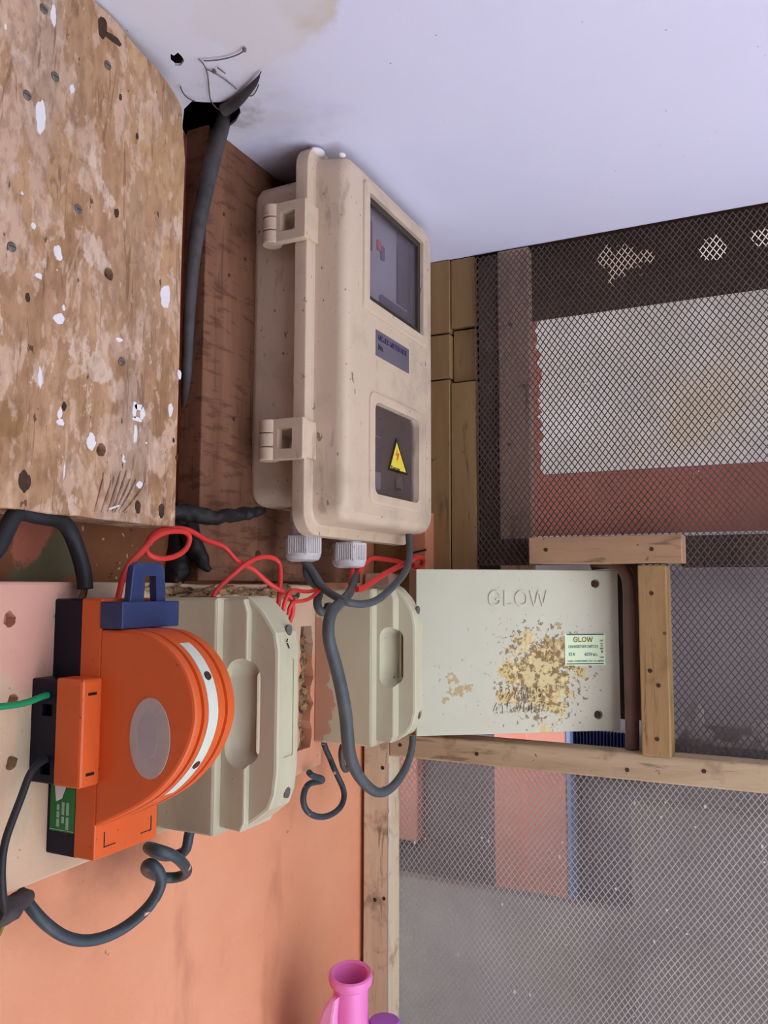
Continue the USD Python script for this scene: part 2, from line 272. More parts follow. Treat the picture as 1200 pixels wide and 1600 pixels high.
def blob(cy, cz, ry, rz, seed, n=30, rough=.35):
    g = np.random.default_rng(seed); n = max(n, 30); a = np.linspace(0, 2 * np.pi, n, endpoint=False)
    k = 1 + rough * sum(g.uniform(.25, .6) / j ** .6 * np.sin(j * a + g.uniform(0, 6.28)) for j in (2, 3, 4, 6, 9)) + rough * .22 * (g.random(n) - .5)
    return np.stack([cy + ry * k * np.cos(a), cz + rz * k * np.sin(a)], 1)
def text(s, h, bold=False): return meshkit.text_mesh(s, h, .0003, bold)
def on_x(t, y, z, x):        # lettering that faces +X and reads along +Y
    v = t.vertices; t.vertices = np.stack([x + v[:, 2], y + v[:, 0], z + v[:, 1]], 1); return t

# ------------------------------------------------------------------ helpers: prims
used = {}
def path_for(parent, name):
    base = f'{parent}/{name}'; k = used.get(base, -1) + 1; used[base] = k
    return base if k == 0 else f'{base}_{k:03d}'
def keys(p, **kw):
    for k, v in kw.items():
        if v: p.SetCustomDataByKey(k, v)
LOC = {}
def thing(name, label, category, loc, group=None, rz=0):
    x = UsdGeom.Xform.Define(stage, path_for('/World', name)); x.AddTranslateOp().Set(Gf.Vec3d(*map(float, loc)))
    if rz: x.AddRotateZOp().Set(rz)
    p = str(x.GetPath()); LOC[p] = np.asarray(loc, float); keys(x.GetPrim(), label=label, category=category, group=group)
    return p
def part(parent, name, t, mt, label=None, smooth=20, local=False, kind=None):
    """A Mesh under a thing, a part or /World. Meshes are given in world coordinates unless local."""
    root = '/'.join(parent.split('/')[:3]); t = t.copy()
    if not local and root in LOC: t.apply_translation(-LOC[root])
    q = usdkit.mesh(stage, path_for(parent, name), t, m[mt] if isinstance(mt, str) else mt, smooth=smooth)
    keys(q.GetPrim(), label=label, kind=kind)
    return str(q.GetPath())
def single(name, t, mt, label, category, group=None, kind=None, smooth=20):
    p = part('/World', name, t, mt, smooth=smooth); keys(stage.GetPrimAtPath(p), label=label, category=category, group=group, kind=kind); return p
def struct(name, t, mt): return part('/World', name, t, mt, kind='structure')

# ================================================================== the setting
WX, CZ, MY = .012, 2.074, 1.09                  # left wall face, ceiling, plane of the wire mesh
wall = cut(box(-.12, WX, -1.9, 1.14, 0, CZ + .002, 0), box(-.07, .1, .612, .662, 1.60, 2.2, 0))
W = struct('wall_left', wall, 'orange_wall')
part(W, 'recess_board', box(-.069, -.06, .60, .68, 1.58, 2.1, 0), 'soot')
part(W, 'old_paint_strip', box(.0115, .0135, .20, .655, 1.585, 1.665, 0), 'board_wall', 'strip of old brown and green paint')
# ceiling with the ragged hole where the cables come down, and a small hole beside it
hole = np.array([U(*q, 'Z', CZ)[:2] for q in ((288, 170), (300, 158), (322, 160), (345, 160), (372, 158), (376, 176), (368, 190), (350, 205), (330, 222), (300, 224), (284, 205))])
hole2 = np.array([U(*q, 'Z', CZ)[:2] for q in ((266, 84), (272, 87), (278, 82), (284, 88), (288, 95), (282, 103), (273, 103), (267, 98))])
ceil = cut(box(-.12, 1.10, -1.9, 1.094, CZ, CZ + .003, 0), loft([hole, hole], [CZ - .02, CZ + .05], 'Z'), loft([hole2, hole2], [CZ - .02, CZ + .05], 'Z'))
struct('ceiling', ceil, 'ceiling')
struct('roof', cat(box(-.14, 1.10, -1.9, 1.10, CZ + .06, CZ + .075, 0), box(-.14, -.12, -1.9, 1.14, 1.9, CZ + .06, 0)), 'soot')
struct('trim_1', cat(box(-.12, 1.10, 1.094, 1.14, CZ + .0005, CZ + .075, 0), box(-.12, 2.0, 1.12, 1.45, 2.084, 2.10, 0)), 'eave')
struct('floor', box(-.12, 1.4, -1.9, 1.14, -.06, 0, 0), 'floor')
struct('ground', box(-9, 14, -10, 12, -.3, -.07, 0), 'concrete')
struct('wall_right', box(1.10, 1.2, -1.9, -.15, 0, 2.13, 0), 'rear')
struct('trim_2', cat(box(1.08, 1.10, -.15, 1.14, 2.03, CZ + .06, .004)), 'eave')
struct('wall_rear', box(-.12, 1.2, -1.96, -1.86, 0, 2.13, 0), 'rear')

# mesh wall: planks that close its upper left corner
WF = struct('wall_far', box(-.02, .172, 1.112, 1.12, 1.40, CZ + .005, 0), 'infill')
def yz(px, py, Y=1.09): q = U(px, py, 'Y', Y); return q[0], q[2]
for x0, x1, z0, z1, y in ((.013, .1325, yz(690, 521)[1], CZ, 1.09), (.013, .1335, yz(690, 592)[1], yz(690, 523)[1], 1.088), (.013, .1322, 1.42, yz(690, 593)[1], 1.09),
                          (.1335, .170, yz(715, 510)[1], CZ, 1.093), (.1345, .169, yz(715, 594)[1], yz(715, 512)[1], 1.100), (.1333, .171, 1.42, yz(715, 596)[1], 1.092)):
    part(WF, 'plank', box(x0, x1, y, 1.113, z0, z1 - .001, .0012), 'infill')

# ------------------------------------------------------------------ beyond the mesh: a narrow passage and the neighbouring house
OW = struct('wall_outside', box(-2.5, 4, 2.21, 2.40, -.1, 3.0, 0), 'dim_wall')
zd0, zd1 = 1.735, 1.906
rag = [U(838, 478, 'Y', 2.2)[[0, 2]]]
g = np.random.default_rng(5)
for y in range(490, 740, 7): rag.append(U(838 + (y - 480) * .03 + g.uniform(-4, 6), y, 'Y', 2.2)[[0, 2]])
rag = np.array(rag + [(-.032, zd1), (4, zd1), (4, 2.9), (rag[0][0], 2.9)])
part(OW, 'white_paint_field', loft([rag, rag], [2.2, 2.215], 'Y'), 'net_wall', smooth=False)
part(OW, 'dado_band', box(-2.4, 4, 2.202, 2.212, zd0, 2.9, 0), 'dado')
struct('roof_outside', box(-2.5, 4, 1.60, 2.6, 2.80, 2.84, .004), 'eave')
part(OW, 'ledge', box(-2.4, 4, 2.13, 2.215, zd0 - .06, zd0, .004), 'dim_wall')
pz = U(800, 1398, 'Y', 2.15)[2]
for a, b, c, d, lab in ((772, 826, 'pillar', 2.18, None), (822, 884, 'pillar', 2.15, None)):
    q0, q1 = U(a, 1200, 'Y', d)[0], U(b, 1200, 'Y', d)[0]
    p = part(OW, 'pillar', box(q0, q1, d, 2.212, pz - .05, 1.62, .004), c)
part(OW, 'pale_edge', box(U(884, 1200, 'Y', 2.15)[0] + .001, U(884, 1200, 'Y', 2.15)[0] + .012, 2.152, 2.212, pz - .05, 1.62, .002), 'pale_blue')
q0, q1 = U(600, 1200, 'Y', 2.17)[0], U(652, 1300, 'Y', 2.17)[0]
part(OW, 'pillar', box(q0 - .1, q1, 2.17, 2.212, .9, 1.62, .004), 'pillar')
xs = np.linspace(U(880, 1150, 'Y', 2.1)[0], U(988, 1150, 'Y', 2.1)[0], 120)
top = np.stack([xs, 2.19 + .010 * np.sin(np.arange(120) * 1.05)], 1); ring = np.vstack([top, (top + [0, .003])[::-1]])
single('corrugated_sheet', loft([ring, ring], [1.12, 1.236], 'Z'), 'corrugated', 'dark blue corrugated sheet glimpsed under the changeover switch box', 'sheet', smooth=60)
single('low_wall', box(-2.0, U(1000, 1412, 'Y', 1.75)[0], 1.75, 1.79, -.08, U(800, 1398, 'Y', 1.75)[2], .006), 'grey_wall', 'grey cement low wall behind the lower mesh, salmon pillars above it', 'wall', kind='structure')
single('low_wall', box(U(985, 1260, 'Y', 1.55)[0], 3.2, 1.55, 1.59, -.08, U(1100, 1265, 'Y', 1.55)[2], .006), 'grey_wall', 'taller cement wall behind the lower mesh at right', 'wall', kind='structure')
g = np.random.default_rng(8)
for k, (x, y, s_, lb) in enumerate(((1084, 1122, .012, 'tallest pale rubble lump on the sill, close beside the yellowish batten'), (1100, 1150, .010, 'small pale rubble lump leaning in front of the tallest one'), (1120, 1166, .008, 'low rubble lump right of the tallest one'), (1140, 1172, .009, 'low rubble lump midway along the sill behind the right mesh'),
                               (1165, 1160, .010, 'rounded rubble lump left of the two at the right edge'), (1190, 1142, .012, 'upper of two pale rubble lumps at the right edge of the photo'), (1190, 1170, .009, 'lower of two pale rubble lumps at the right edge of the photo'))):
    t = trimesh.creation.icosphere(2, 1.0); t.vertices *= (1 + .6 * (meshkit.noise(t.vertices * 2.2 + 9 * k, k) - .5))[:, None] * np.array([s_, s_ * .6, s_ * (1.9 if k == 0 else 1.0)])
    c = U(x, y, 'Y', 1.12); t.apply_translation([c[0], 1.132, c[2] - .002])
    single('pale_stone', t, 'white_paint', lb, 'stone', group='pale rubble on the sill behind the mesh')
single('sill_board', box(.42, 1.4, 1.12, 1.30, 1.375, 1.405, .002), 'dim_wall', 'dim board sill carrying pale rubble behind the right mesh', 'board')

# ================================================================== plywood panel
PX = .072
def yzp(px, py, X=PX): q = U(px, py, 'X', X); return np.array([q[1], q[2]])
out = [yzp(*q) for q in ((284, 168), (276, 150), (262, 128), (240, 100), (222, 82), (205, 62), (185, 36), (168, 16), (155, -4))]
out = [np.minimum(o, [9, CZ - .003]) for o in out]
edge = out + [np.array([-.25, CZ - .003]), np.array([-.25, 1.657])] + [yzp(x, y) for x, y in ((0, 793), (40, 796), (80, 803), (120, 806), (160, 812), (200, 816), (240, 821), (274, 823))] + [yzp(x, y) for x, y in ((277, 700), (281, 560), (284, 420), (287, 330), (290, 250))]
edge = np.array(edge)
pan = bev(edge, 'X', WX + .021, PX, .0012, 0)
HO = ((170, 428, 7, 10), (158, 703, 7, 11))
for k, (x, y, w, h) in enumerate(HO):
    c = yzp(x, y); b = blob(c[0], c[1], abs(yzp(x + w, y)[0] - c[0]) * 1.0, abs(yzp(x, y + h)[1] - c[1]), 30 + k, 12, .15)
    pan = cut(pan, loft([b, b], [PX - .012, PX + .01], 'X'))
T = thing('plywood_panel', 'weathered plywood panel with screws and white paint splashes at top left of wall', 'panel', (PX, .4, 1.657))
part(T, 'board', pan, 'panel')
part(T, 'spacer_batten', box(WX - .001, WX + .022, -.2, .60, 1.68, 1.72, .001), 'soot'); part(T, 'spacer_batten', box(WX - .001, WX + .022, -.2, .56, 2.0, 2.04, .001), 'soot')
def disc(px, py, r, X=PX, h=.0012):
    c = yzp(px, py, X)
    d = lathe([(0, -.0015), (r, -.0015), (r, h * .5), (r * .75, h), (0, h)], (X, c[0], c[1]), 'X', 14)
    return cut(d, box(X + h * .45, X + .01, c[0] - r * .8, c[0] + r * .8, c[1] - r * .12, c[1] + r * .12, 0)) if r > .003 else d
for k, (x, y) in enumerate(((68, 14), (168, 102), (86, 120), (42, 149), (122, 327), (18, 386), (190, 565))):
    part(T, 'screw', disc(x, y, .0037), 'metal_dirty')
for k, (x, y, r) in enumerate(((160, 43, .0065), (38, 752, .006), (215, 792, .004), (252, 798, .0045), (43, 465, .0025), (188, 152, .002), (288, 715, .002), (271, 688, .0016), (100, 635, .0025), (214, 213, .002), (182, 333, .003))):
    x = min(x, 276); c = yzp(x, y)
    b = blob(c[0], c[1], r * .8, r * 1.35, 50 + k, 12, .25)
    part(T, 'nail_hole', loft([b, b], [PX - .001, PX + .0004], 'X'), 'rust_dark', smooth=False)
b = np.array([yzp(*q) for q in ((163, 48), (172, 52), (184, 60), (190, 70), (187, 73), (176, 66), (165, 57))]); part(T, 'rust_streak', loft([b, b], [PX - .001, PX + .0003], 'X'), 'rust_dark', smooth=False)
SPL = ((63, 182, 9, 26), (83, 24, 5, 17), (112, 139, 4, 8), (52, 353, 4, 6), (90, 395, 7, 12), (60, 431, 6, 5), (92, 498, 9, 9), (99, 481, 3, 5), (258, 463, 8, 18), (186, 531, 5, 4), (93, 646, 4, 10), (94, 660, 6, 6),
       (210, 640, 4, 13), (222, 646, 4, 11), (216, 636, 7, 5), (214, 655, 8, 4), (211, 678, 3, 16), (142, 690, 8, 13), (218, 758, 6, 6), (228, 692, 2, 2), (34, 302, 3, 3), (192, 716, 2, 6), (194, 721, 2, 3), (62, 590, 4, 16), (266, 640, 4, 10), (100, 735, 2, 14), (8, 42, 3, 5), (280, 585, 3, 8))
for k, (x, y, w, h) in enumerate(SPL):
    c = yzp(x, y); w2 = abs(yzp(x + w, y)[0] - c[0]); h2 = abs(yzp(x, y + h)[1] - c[1])
    b = blob(c[0], c[1], w2, h2, 70 + k, 16, .3); part(T, 'paint_splash', loft([b, inset(b, .0003)], [PX - .001, PX + .0005], 'X'), 'white_paint', smooth=False)
part(T, 'splinter', tube([np.r_[PX + .001, yzp(168, 796)], np.r_[PX + .002, yzp(183, 790)]], .0009, 6), 'white_paint', 'loose white splinter')
g = np.random.default_rng(3)
for k in range(9):                                # torn grain at the lower right of the panel
    x0 = 150 + 6 * k + g.uniform(-3, 3); a = np.r_[PX + .0002, yzp(x0, 800)]; b_ = np.r_[PX + .0006, yzp(x0 + 14 + 2 * k, 745 + g.uniform(-14, 18))]
    part(T, 'torn_fibre', tube([a, (a + b_) / 2 + [.0007, .001, 0], b_], (.0009, .0014, .0004), 5, n=4), 'panel')

# ================================================================== backing plank behind the meter box
KX = .0385
T = thing('backing_plank', 'reddish rough-sawn plank upright on the wall behind the meter box', 'plank', (KX, .8, 1.606))
part(T, 'board', bev(rect(.655, .998, 1.606, CZ), 'X', WX - .001, KX, .0012, 0), 'plank')
for x, y in ((358, 430), (365, 655), (350, 335), (383, 405)): part(T, 'nail', disc(x, y, .0022, KX, .0006), 'rust_dark')
part(T, 'knot', disc(403, 868, .0055, KX, .0006), 'rust_dark')

# ================================================================== mounting board
BX = .05
T = thing('mounting_board', 'long painted horizontal board carrying the fuse units, edges eaten by termites', 'board', (BX, .6, 1.382))
bo = [(-.10, 1.381), (.30, 1.381), (.62, 1.382), (.70, 1.384), (.745, 1.381), (.76, 1.388), (.80, 1.386), (.878, 1.39), (.882, 1.45), (.879, 1.52), (.882, 1.602), (.80, 1.6035), (.70, 1.603), (.65, 1.602), (.60, 1.604), (.3, 1.6035), (-.10, 1.604)]
bm = bev(np.array(bo), 'X', WX - .001, BX, .0025, 0)
g = np.random.default_rng(11); zs = np.linspace(1.415, 1.555, 15)
slot = np.array([(.8545 + g.uniform(-.004, .004), z) for z in zs] + [(.826 + g.uniform(-.004, .004), z) for z in zs[::-1]])
bm = cut(bm, loft([slot, slot], [BX - .014, BX + .02], 'X'))
for k, (x, y, r) in enumerate(((15, 968, .0055), (18, 1192, .005), (20, 1094, .0045))):
    c = yzp(x, y, BX); b = blob(c[0], c[1], r, r, 90 + k, 12, .25); bm = cut(bm, loft([b, b], [BX - .01, BX + .01], 'X'))
part(T, 'board', bm, 'mount_board')
bw = trimesh.creation.box([.003, .036, .146]).subdivide().subdivide().subdivide().subdivide(); bw.apply_translation([BX - .0135, .840, 1.485])
bw.vertices[:, 0] += (meshkit.noise(bw.vertices * [1, 160, 90], 5) - .5) * .007; part(T, 'eaten_wood', bw, 'splinter', 'bare wood laid open by termites', smooth=False)
g = np.random.default_rng(14)
def chips(n, fn, r, s0):
    o = []
    for k in range(n):
        t = trimesh.creation.icosphere(2, 1.0); t.vertices *= (1 + .9 * (meshkit.noise(t.vertices * 2.5 + 7 * k, s0 + k) - .5))[:, None] * np.array(r) * g.uniform(.6, 1.3)
        t.apply_translation(fn()); o.append(t)
    return o
for t in chips(48, lambda: (BX - .011 + g.uniform(-.002, .003), .838 + g.uniform(-.011, .011), 1.485 + g.uniform(-.064, .064)), (.005, .006, .008), 100): part(T, 'wood_crumb', t, 'splinter')
for k in range(18):
    y0 = .56 + .013 * k; z0 = 1.596 + g.uniform(-.006, .006)
    t = tube([(BX + .001, y0, z0), (BX + .005, y0 + .02, z0 + g.uniform(-.004, .005)), (BX + .002, y0 + .04, z0 + g.uniform(-.004, .004))], (.0012, g.uniform(.0025, .0042), .0008), 7, n=8)
    t.vertices += t.vertex_normals * ((meshkit.noise(t.vertices * 260, k) - .5) * .0045)[:, None]; part(T, 'bark_splinter', t, 'splinter', smooth=False)

# ================================================================== meter box
Y0, Y1 = .738, .976
T = thing('meter_box', 'cream plastic electricity meter box with two windows, hinged at its near side', 'meter box', (.04, .85, 1.66))
LX0, LX1 = .1165, .155                           # lid sides; the flange stands behind them
def ring(i, r, g0=0): return rect(Y0 + i, Y1 - i, 1.667 + i * .6, 2.062 - i * .6, r, 6)
case = loft([rect(Y0 + .004, Y1 - .002, 1.690, 2.044, .018, 6), rect(Y0 + .001, Y1, 1.687, 2.047, .020, 6), rect(Y0, Y1, 1.686, 2.048, .021, 6)], [KX, KX + .006, .1035], 'X')
case = cut(case, loft([rect(Y0 + .004, Y1 - .004, 1.690, 2.044, .017, 6)] * 2, [KX + .004, .2], 'X'))
part(T, 'back_case', case, 'cream', smooth=30)
fl = loft([rect(.7225, .99, 1.6545, 2.0735, .026, 6), rect(.7215, .991, 1.6535, 2.0738, .027, 6), rect(.7215, .991, 1.6535, 2.0738, .027, 6), rect(.7225, .99, 1.6545, 2.0735, .026, 6)], [.1025, .1035, .1160, .1172], 'X')
fl = cut(fl, loft([rect(Y0 + .003, Y1 - .003, 1.680, 2.05, .017, 6)] * 2, [.09, .13], 'X'))
part(T, 'flange', fl, 'cream', smooth=30)
R = []; Ls = []
for i, x in ((-.004, LX0), (-.001, .1185), (0, .122), (.0012, .1435), (.0035, .1495), (.0075, .1535), (.012, .155)): R.append(rect(Y0 + i, Y1 - i * .8, 1.666 + i, 2.063 - i, .018, 6)); Ls.append(x)
lid = loft(R, Ls, 'X')
lid = tri(man(lid) + man(bev(rect(.776, .950, 1.900, 2.047, .006, 4), 'X', .15, .1580, .0022, 0)) + man(bev(rect(.792, .933, 1.690, 1.815, .013, 5), 'X', .15, .1580, .0028, 0)))
w1, w2 = rect(.788, .9358, 1.9135, 2.035, .002, 3), rect(.8025, .922, 1.7015, 1.8035, .009, 4)
lid = cut(lid, loft([rect(Y0 + .005, Y1 - .006, 1.672, 2.057, .014, 6)] * 2, [.09, .148], 'X'), loft([w1, w1], [.1, .2], 'X'), loft([w2, w2], [.1, .2], 'X'))
part(T, 'lid', lid, 'cream', 'front lid with two raised window frames', smooth=30)
def frame(p, d, x0, x1): return cut(loft([p, p], [x0, x1], 'X'), loft([inset(p, d)] * 2, [x0 - .01, x1 + .01], 'X'))
part(T, 'window_seal', cut(loft([rect(.7882, .9356, 1.9137, 2.0348)] * 2, [.1475, .1535], 'X'), loft([rect(.796, .9285, 1.921, 2.0275)] * 2, [.14, .16], 'X')), 'dark_grey', 'dark rubber seal of the upper window')
part(T, 'window_pane', loft([rect(.795, .9295, 1.920, 2.0285)] * 2, [.1482, .1500], 'X'), 'pane', 'dusty upper window pane')
part(T, 'window_pane', loft([inset(w2, .0003)] * 2, [.1490, .1508], 'X'), 'pane_low', 'clear lower window pane')
for zc in (1.983, 1.7515):                        # hinges on the near side
    hz = .0215
    leaf = cut(bev(rect(.070, .1215, zc - hz, zc + hz, .002, 2), 'Y', .7115, .7205, .0012), box(.091, .1085, .70, .73, zc - .0105, zc + .0105, 0))
    leaf = tri(man(leaf) + man(box(.1125, .1215, .7195, .741, zc - hz + .002, zc + hz - .002, .0008)))
    h = part(T, 'hinge', leaf, 'cream')
    for k, dz in enumerate((-.0145, 0, .0145)):
        part(h, 'knuckle', lathe([(0, -.0067), (.0098, -.0067), (.0107, -.0055), (.0107, .0055), (.0098, .0067), (0, .0067)], (.0770, .7175, zc + dz), 'Z', 20), 'cream')
    part(h, 'hinge_pin_lug', box(.066, .088, .722, .7395, zc - .007, zc + .007, .001), 'cream')
for q, sc in (((495, 222), .012), ((537, 232), .005)):      # ceiling paint left on the top of the box
    t = trimesh.creation.icosphere(2, 1.0); t.vertices *= np.array([sc * .7, sc * .9, .004 if sc > .01 else .0022]); c = U(*q, 'Y', .742); t.apply_translation([c[0], .7425, min(c[2], 2.068)] if sc > .01 else [.1465, .7440, 2.0592])
    part(T, 'paint_dab', t, 'white_paint', 'dab of white ceiling paint')
lb = part(T, 'name_plate', bev(rect(.8083, .8970, 1.8567, 1.8862), 'X', .1545, .1558, .0003, 0), 'plate', 'grey label plate with dark blue lettering')
part(lb, 'lettering', on_x(text('MOJEC METER BOX', .0058, True), .8130, 1.8757, .1557), 'blue_print', smooth=False)
part(lb, 'number_lettering', on_x(text('No.', .0060, True), .8130, 1.8648, .1557), 'black_print', smooth=False)
tp = np.array([U(*q, 'X', .151)[1:] for q in ((619, 684), (637, 743), (606, 734))])
ws = part(T, 'warning_sticker', loft([tp, tp], [.1507, .1513], 'X'), 'black_print', 'black-edged yellow warning triangle')
tq = tp.mean(0) + (tp - tp.mean(0)) * .80
part(ws, 'yellow_field', loft([tq, tq], [.1512, .1516], 'X'), 'yellow')
bolt = np.array([U(*q, 'X', .151)[1:] for q in ((620, 702), (617.2, 712), (620.3, 711.6), (618.6, 719.5), (620.3, 717.6), (619.8, 723), (623.2, 708.6), (619.6, 709))]); part(ws, 'lightning_bolt', loft([bolt, bolt], [.1515, .1518], 'X'), 'red_print', smooth=False)
c = U(609.5, 731, 'X', .151); part(ws, 'lettering', on_x(text('Danger', .0052, True), c[1] + .001, c[2] - .002, .1515), 'black_print', smooth=False)
c = U(622, 757, 'X', .151)
ts = part(T, 'thumb_screw', lathe([(0, 0), (.0095, 0), (.0095, .002), (.0075, .0028), (.0068, .0012), (0, .0012)], (.1508, c[1], c[2]), 'X', 22), 'pane_low', 'clear plastic thumb screw on the lower window')
part(ts, 'screw_slot', box(.152, .1526, c[1] - .005, c[1] + .005, c[2] - .0072, c[2] - .0048, 0), 'black_print')
def gland(px0, px1, py0, py1, Y, top, lab):
    a, b = U(px0, (py0 + py1) / 2, 'Y', Y), U(px1, (py0 + py1) / 2, 'Y', Y); cx, w = (a[0] + b[0]) / 2, abs(a[0] - b[0]) / 2 * .97
    z0, z1 = U(px0, py1, 'Y', Y)[2], U(px0, py0, 'Y', Y)[2]; h = z1 - z0
    a6 = np.radians(np.arange(6) * 60 + 12); hexa = np.stack([cx + w * np.cos(a6), Y + w * np.sin(a6)], 1)
    G = part(T, 'cable_gland', cat(loft([hexa, hexa, inset(hexa, .0006)], [z0 + h * .28, z1 - .001, z1], 'Z')), 'white_plastic', lab)
    part(G, 'dome_nut', lathe([(0, 0), (w * .55, 0), (w * .84, h * .07), (w * .93, h * .2), (w * .95, h * .32), (0, h * .32)], (cx, Y, z0), 'Z', 28), 'white_plastic')
    part(G, 'thread', lathe([(0, 0), (w * .7, 0), (w * .7, top - z1 + .004), (0, top - z1 + .004)], (cx, Y, z1 - .002), 'Z', 22), 'white_plastic')
    for k in range(6):
        q0, q1 = hexa[k], hexa[(k + 1) % 6]
        part(G, 'grip_rib', cat(*[box(p[0] - .0006, p[0] + .0006, p[1] - .0006, p[1] + .0006, z0 + h * .32, z1 - .003, 0) for p in (q0 + (q1 - q0) * s for s in np.linspace(.12, .88, 7))]), 'white_plastic')
    return np.array([cx, Y, z0])
G1 = gland(447, 500, 838, 878, .775, 1.69, 'white cable gland nearer the hinge side')
G2 = gland(520, 571, 849, 888, .85, 1.69, 'white cable gland under the middle of the box')
# what shows through its windows
E_ = thing('electric_meter', 'grey electricity meter seen through the upper window of the meter box', 'meter', (.04, .86, 1.9))
part(E_, 'housing', bev(rect(.800, .928, 1.905, 2.043, .008, 4), 'X', KX + .004, .1405, .004, 0), 'meter_grey')
part(E_, 'display', bev(rect(.808, .826, 1.985, 2.020, .002, 2), 'X', .1395, .142, .0005, 0), 'meter_dark'); part(E_, 'indicator', bev(rect(.838, .846, 1.992, 2.004, .001, 2), 'X', .1395, .143, .0005, 0), 'red_led', 'red indicator')
part(E_, 'display', bev(rect(.848, .858, 1.984, 2.001, .002, 2), 'X', .1395, .142, .0005, 0), 'meter_dark'); part(E_, 'terminal_cover', bev(rect(.845, .922, 1.912, 1.94, .002, 2), 'X', .1395, .1445, .0008, 0), 'meter_dark')
part(E_, 'side_band', bev(rect(.893, .922, 1.945, 2.035, .002, 2), 'X', .1395, .143, .0008, 0), 'meter_dark')
E_ = thing('circuit_breaker', 'dark grey circuit breaker seen through the lower window of the meter box', 'breaker', (.04, .85, 1.71))
part(E_, 'housing', bev(rect(.800, .878, 1.715, 1.778, .003, 3), 'X', KX + .004, .128, .001, 0), 'meter_grey'); part(E_, 'front_plate', bev(rect(.806, .872, 1.735, 1.772, .001, 2), 'X', .127, .132, .001, 0), 'meter_dark')
part(E_, 'lever', box(.130, .140, .842, .862, 1.762, 1.772, .001), 'meter_dark')

# ================================================================== orange fuse unit
oy0, oy1 = .4686, .535
T = thing('orange_fuse_unit', 'bright orange round-backed cutout fuse unit with navy base, nearest on the board', 'fuse unit', (BX, .5, 1.40))
part(T, 'base', bev(rect(oy0 + .0005, oy1, 1.4008, 1.5908, .002, 2), 'X', BX, .079, .0006, 0), 'navy', 'navy base')
bp = part(T, 'body', bev(rect(oy0, oy1 + .001, 1.4015, 1.5912, .0015, 2), 'X', .0785, .0982, .0012, .0004), 'orange')
dp = np.array([(.097, 1.4250), (.114, 1.4325), (.130, 1.4402), (.145, 1.4485), (.158, 1.4583), (.170, 1.4705), (.1797, 1.4848), (.1856, 1.4995), (.1873, 1.5120), (.1843, 1.5285), (.1773, 1.5425), (.1665, 1.5542), (.1545, 1.5618), (.142, 1.5665), (.128, 1.5683), (.112, 1.5688), (.097, 1.5688)])
dd = np.vstack([sm(dp, 4)])
RL = [(.0026, oy0), (.0010, oy0 + .0008), (.0002, oy0 + .0022), (0, oy0 + .0045), (0, .4752), (.0022, .4756), (.0022, .4782), (0, .4786), (0, .5020), (.0022, .5024), (.0022, .5052), (0, .5056), (0, .5125), (.0012, .5155), (.003, .517)]
part(T, 'round_housing', loft([inset(dd, i) for i, _ in RL], [y for _, y in RL], 'Y'), 'orange', smooth=26)
o = dd[10:-8]; o = o[(o[:, 1] < 1.5595) & (o[:, 1] > 1.4505)]; o = o[o[:, 0] > .125]
inn = np.array([q for q in inset(dd, .0004)[10:-8] if 1.4505 < q[1] < 1.5595 and q[0] > .125])[: len(o)]
tpm = np.vstack([inset(dd, -.0006)[10:-8][[k for k in range(10, len(dd) - 8) if 1.4505 < dd[k][1] < 1.5595 and dd[k][0] > .125][0] - 10:][: len(o)], o[::-1]])
tt = part(T, 'pale_tape', loft([tpm, tpm], [.4828, .4935], 'Y'), 'tape', 'pale tape around the rim')
for px, py in ((316, 1057), (317, 1202)):
    c = U(px, py, 'Y', .489); k = np.argmin(np.linalg.norm(dd - c[[0, 2]], axis=1)); q = dd[k]; d = dd[k + 1] - dd[k - 1]; d /= np.linalg.norm(d); nrm = np.array([d[1], 0, -d[0]])
    t = lathe([(0, 0), (.0036, 0), (.0032, .0012), (0, .0012)], (0, 0, 0), 'Z', 14); t.apply_transform(trimesh.geometry.align_vectors([0, 0, 1], nrm)); t.apply_translation([q[0], .4885, q[1]]); part(tt, 'rivet', t, 'rust_dark')
a = np.linspace(0, 2 * np.pi, 40, endpoint=False); el = np.stack([.1475 + .0186 * np.cos(a), 1.4932 + .0285 * np.sin(a)], 1)
rl = part(T, 'oval_label', loft([el, inset(el, .0003)], [oy0 + .001, oy0 - .0006], 'Y'), 'label_grey', 'pale grey oval label'); el2 = np.stack([.1465 + .0085 * np.cos(a), 1.4950 + .016 * np.sin(a)], 1)
part(rl, 'printed_oval', loft([el2, el2], [oy0, oy0 - .0008], 'Y'), 'meter_grey')
# side terminal box
sb = part(T, 'terminal_box', cut(bev(rect(.4504, oy0 + .001, 1.457, 1.532, .0015, 2), 'X', BX, .0757, .0008, 0), box(.061, .071, .44, .4575, 1.4635, 1.472, 0), box(.061, .071, .44, .4575, 1.5055, 1.514, 0)), 'navy', 'small navy and orange terminal box on the near side')
part(sb, 'orange_cover', bev(rect(.4500, oy0 + .001, 1.4565, 1.5335, .002, 3), 'X', .0755, .1008, .0022, .0004), 'orange')
for z in (1.5225, 1.4655): part(sb, 'cover_notch', box(.1003, .1011, .4555, .4635, z - .001, z + .001, 0), 'black_print')
for z in (1.468, 1.510): part(sb, 'terminal_screw', lathe([(0, 0), (.0022, 0), (.0022, .004), (0, .004)], (.069, .4548, z), 'Y', 10), 'copper')
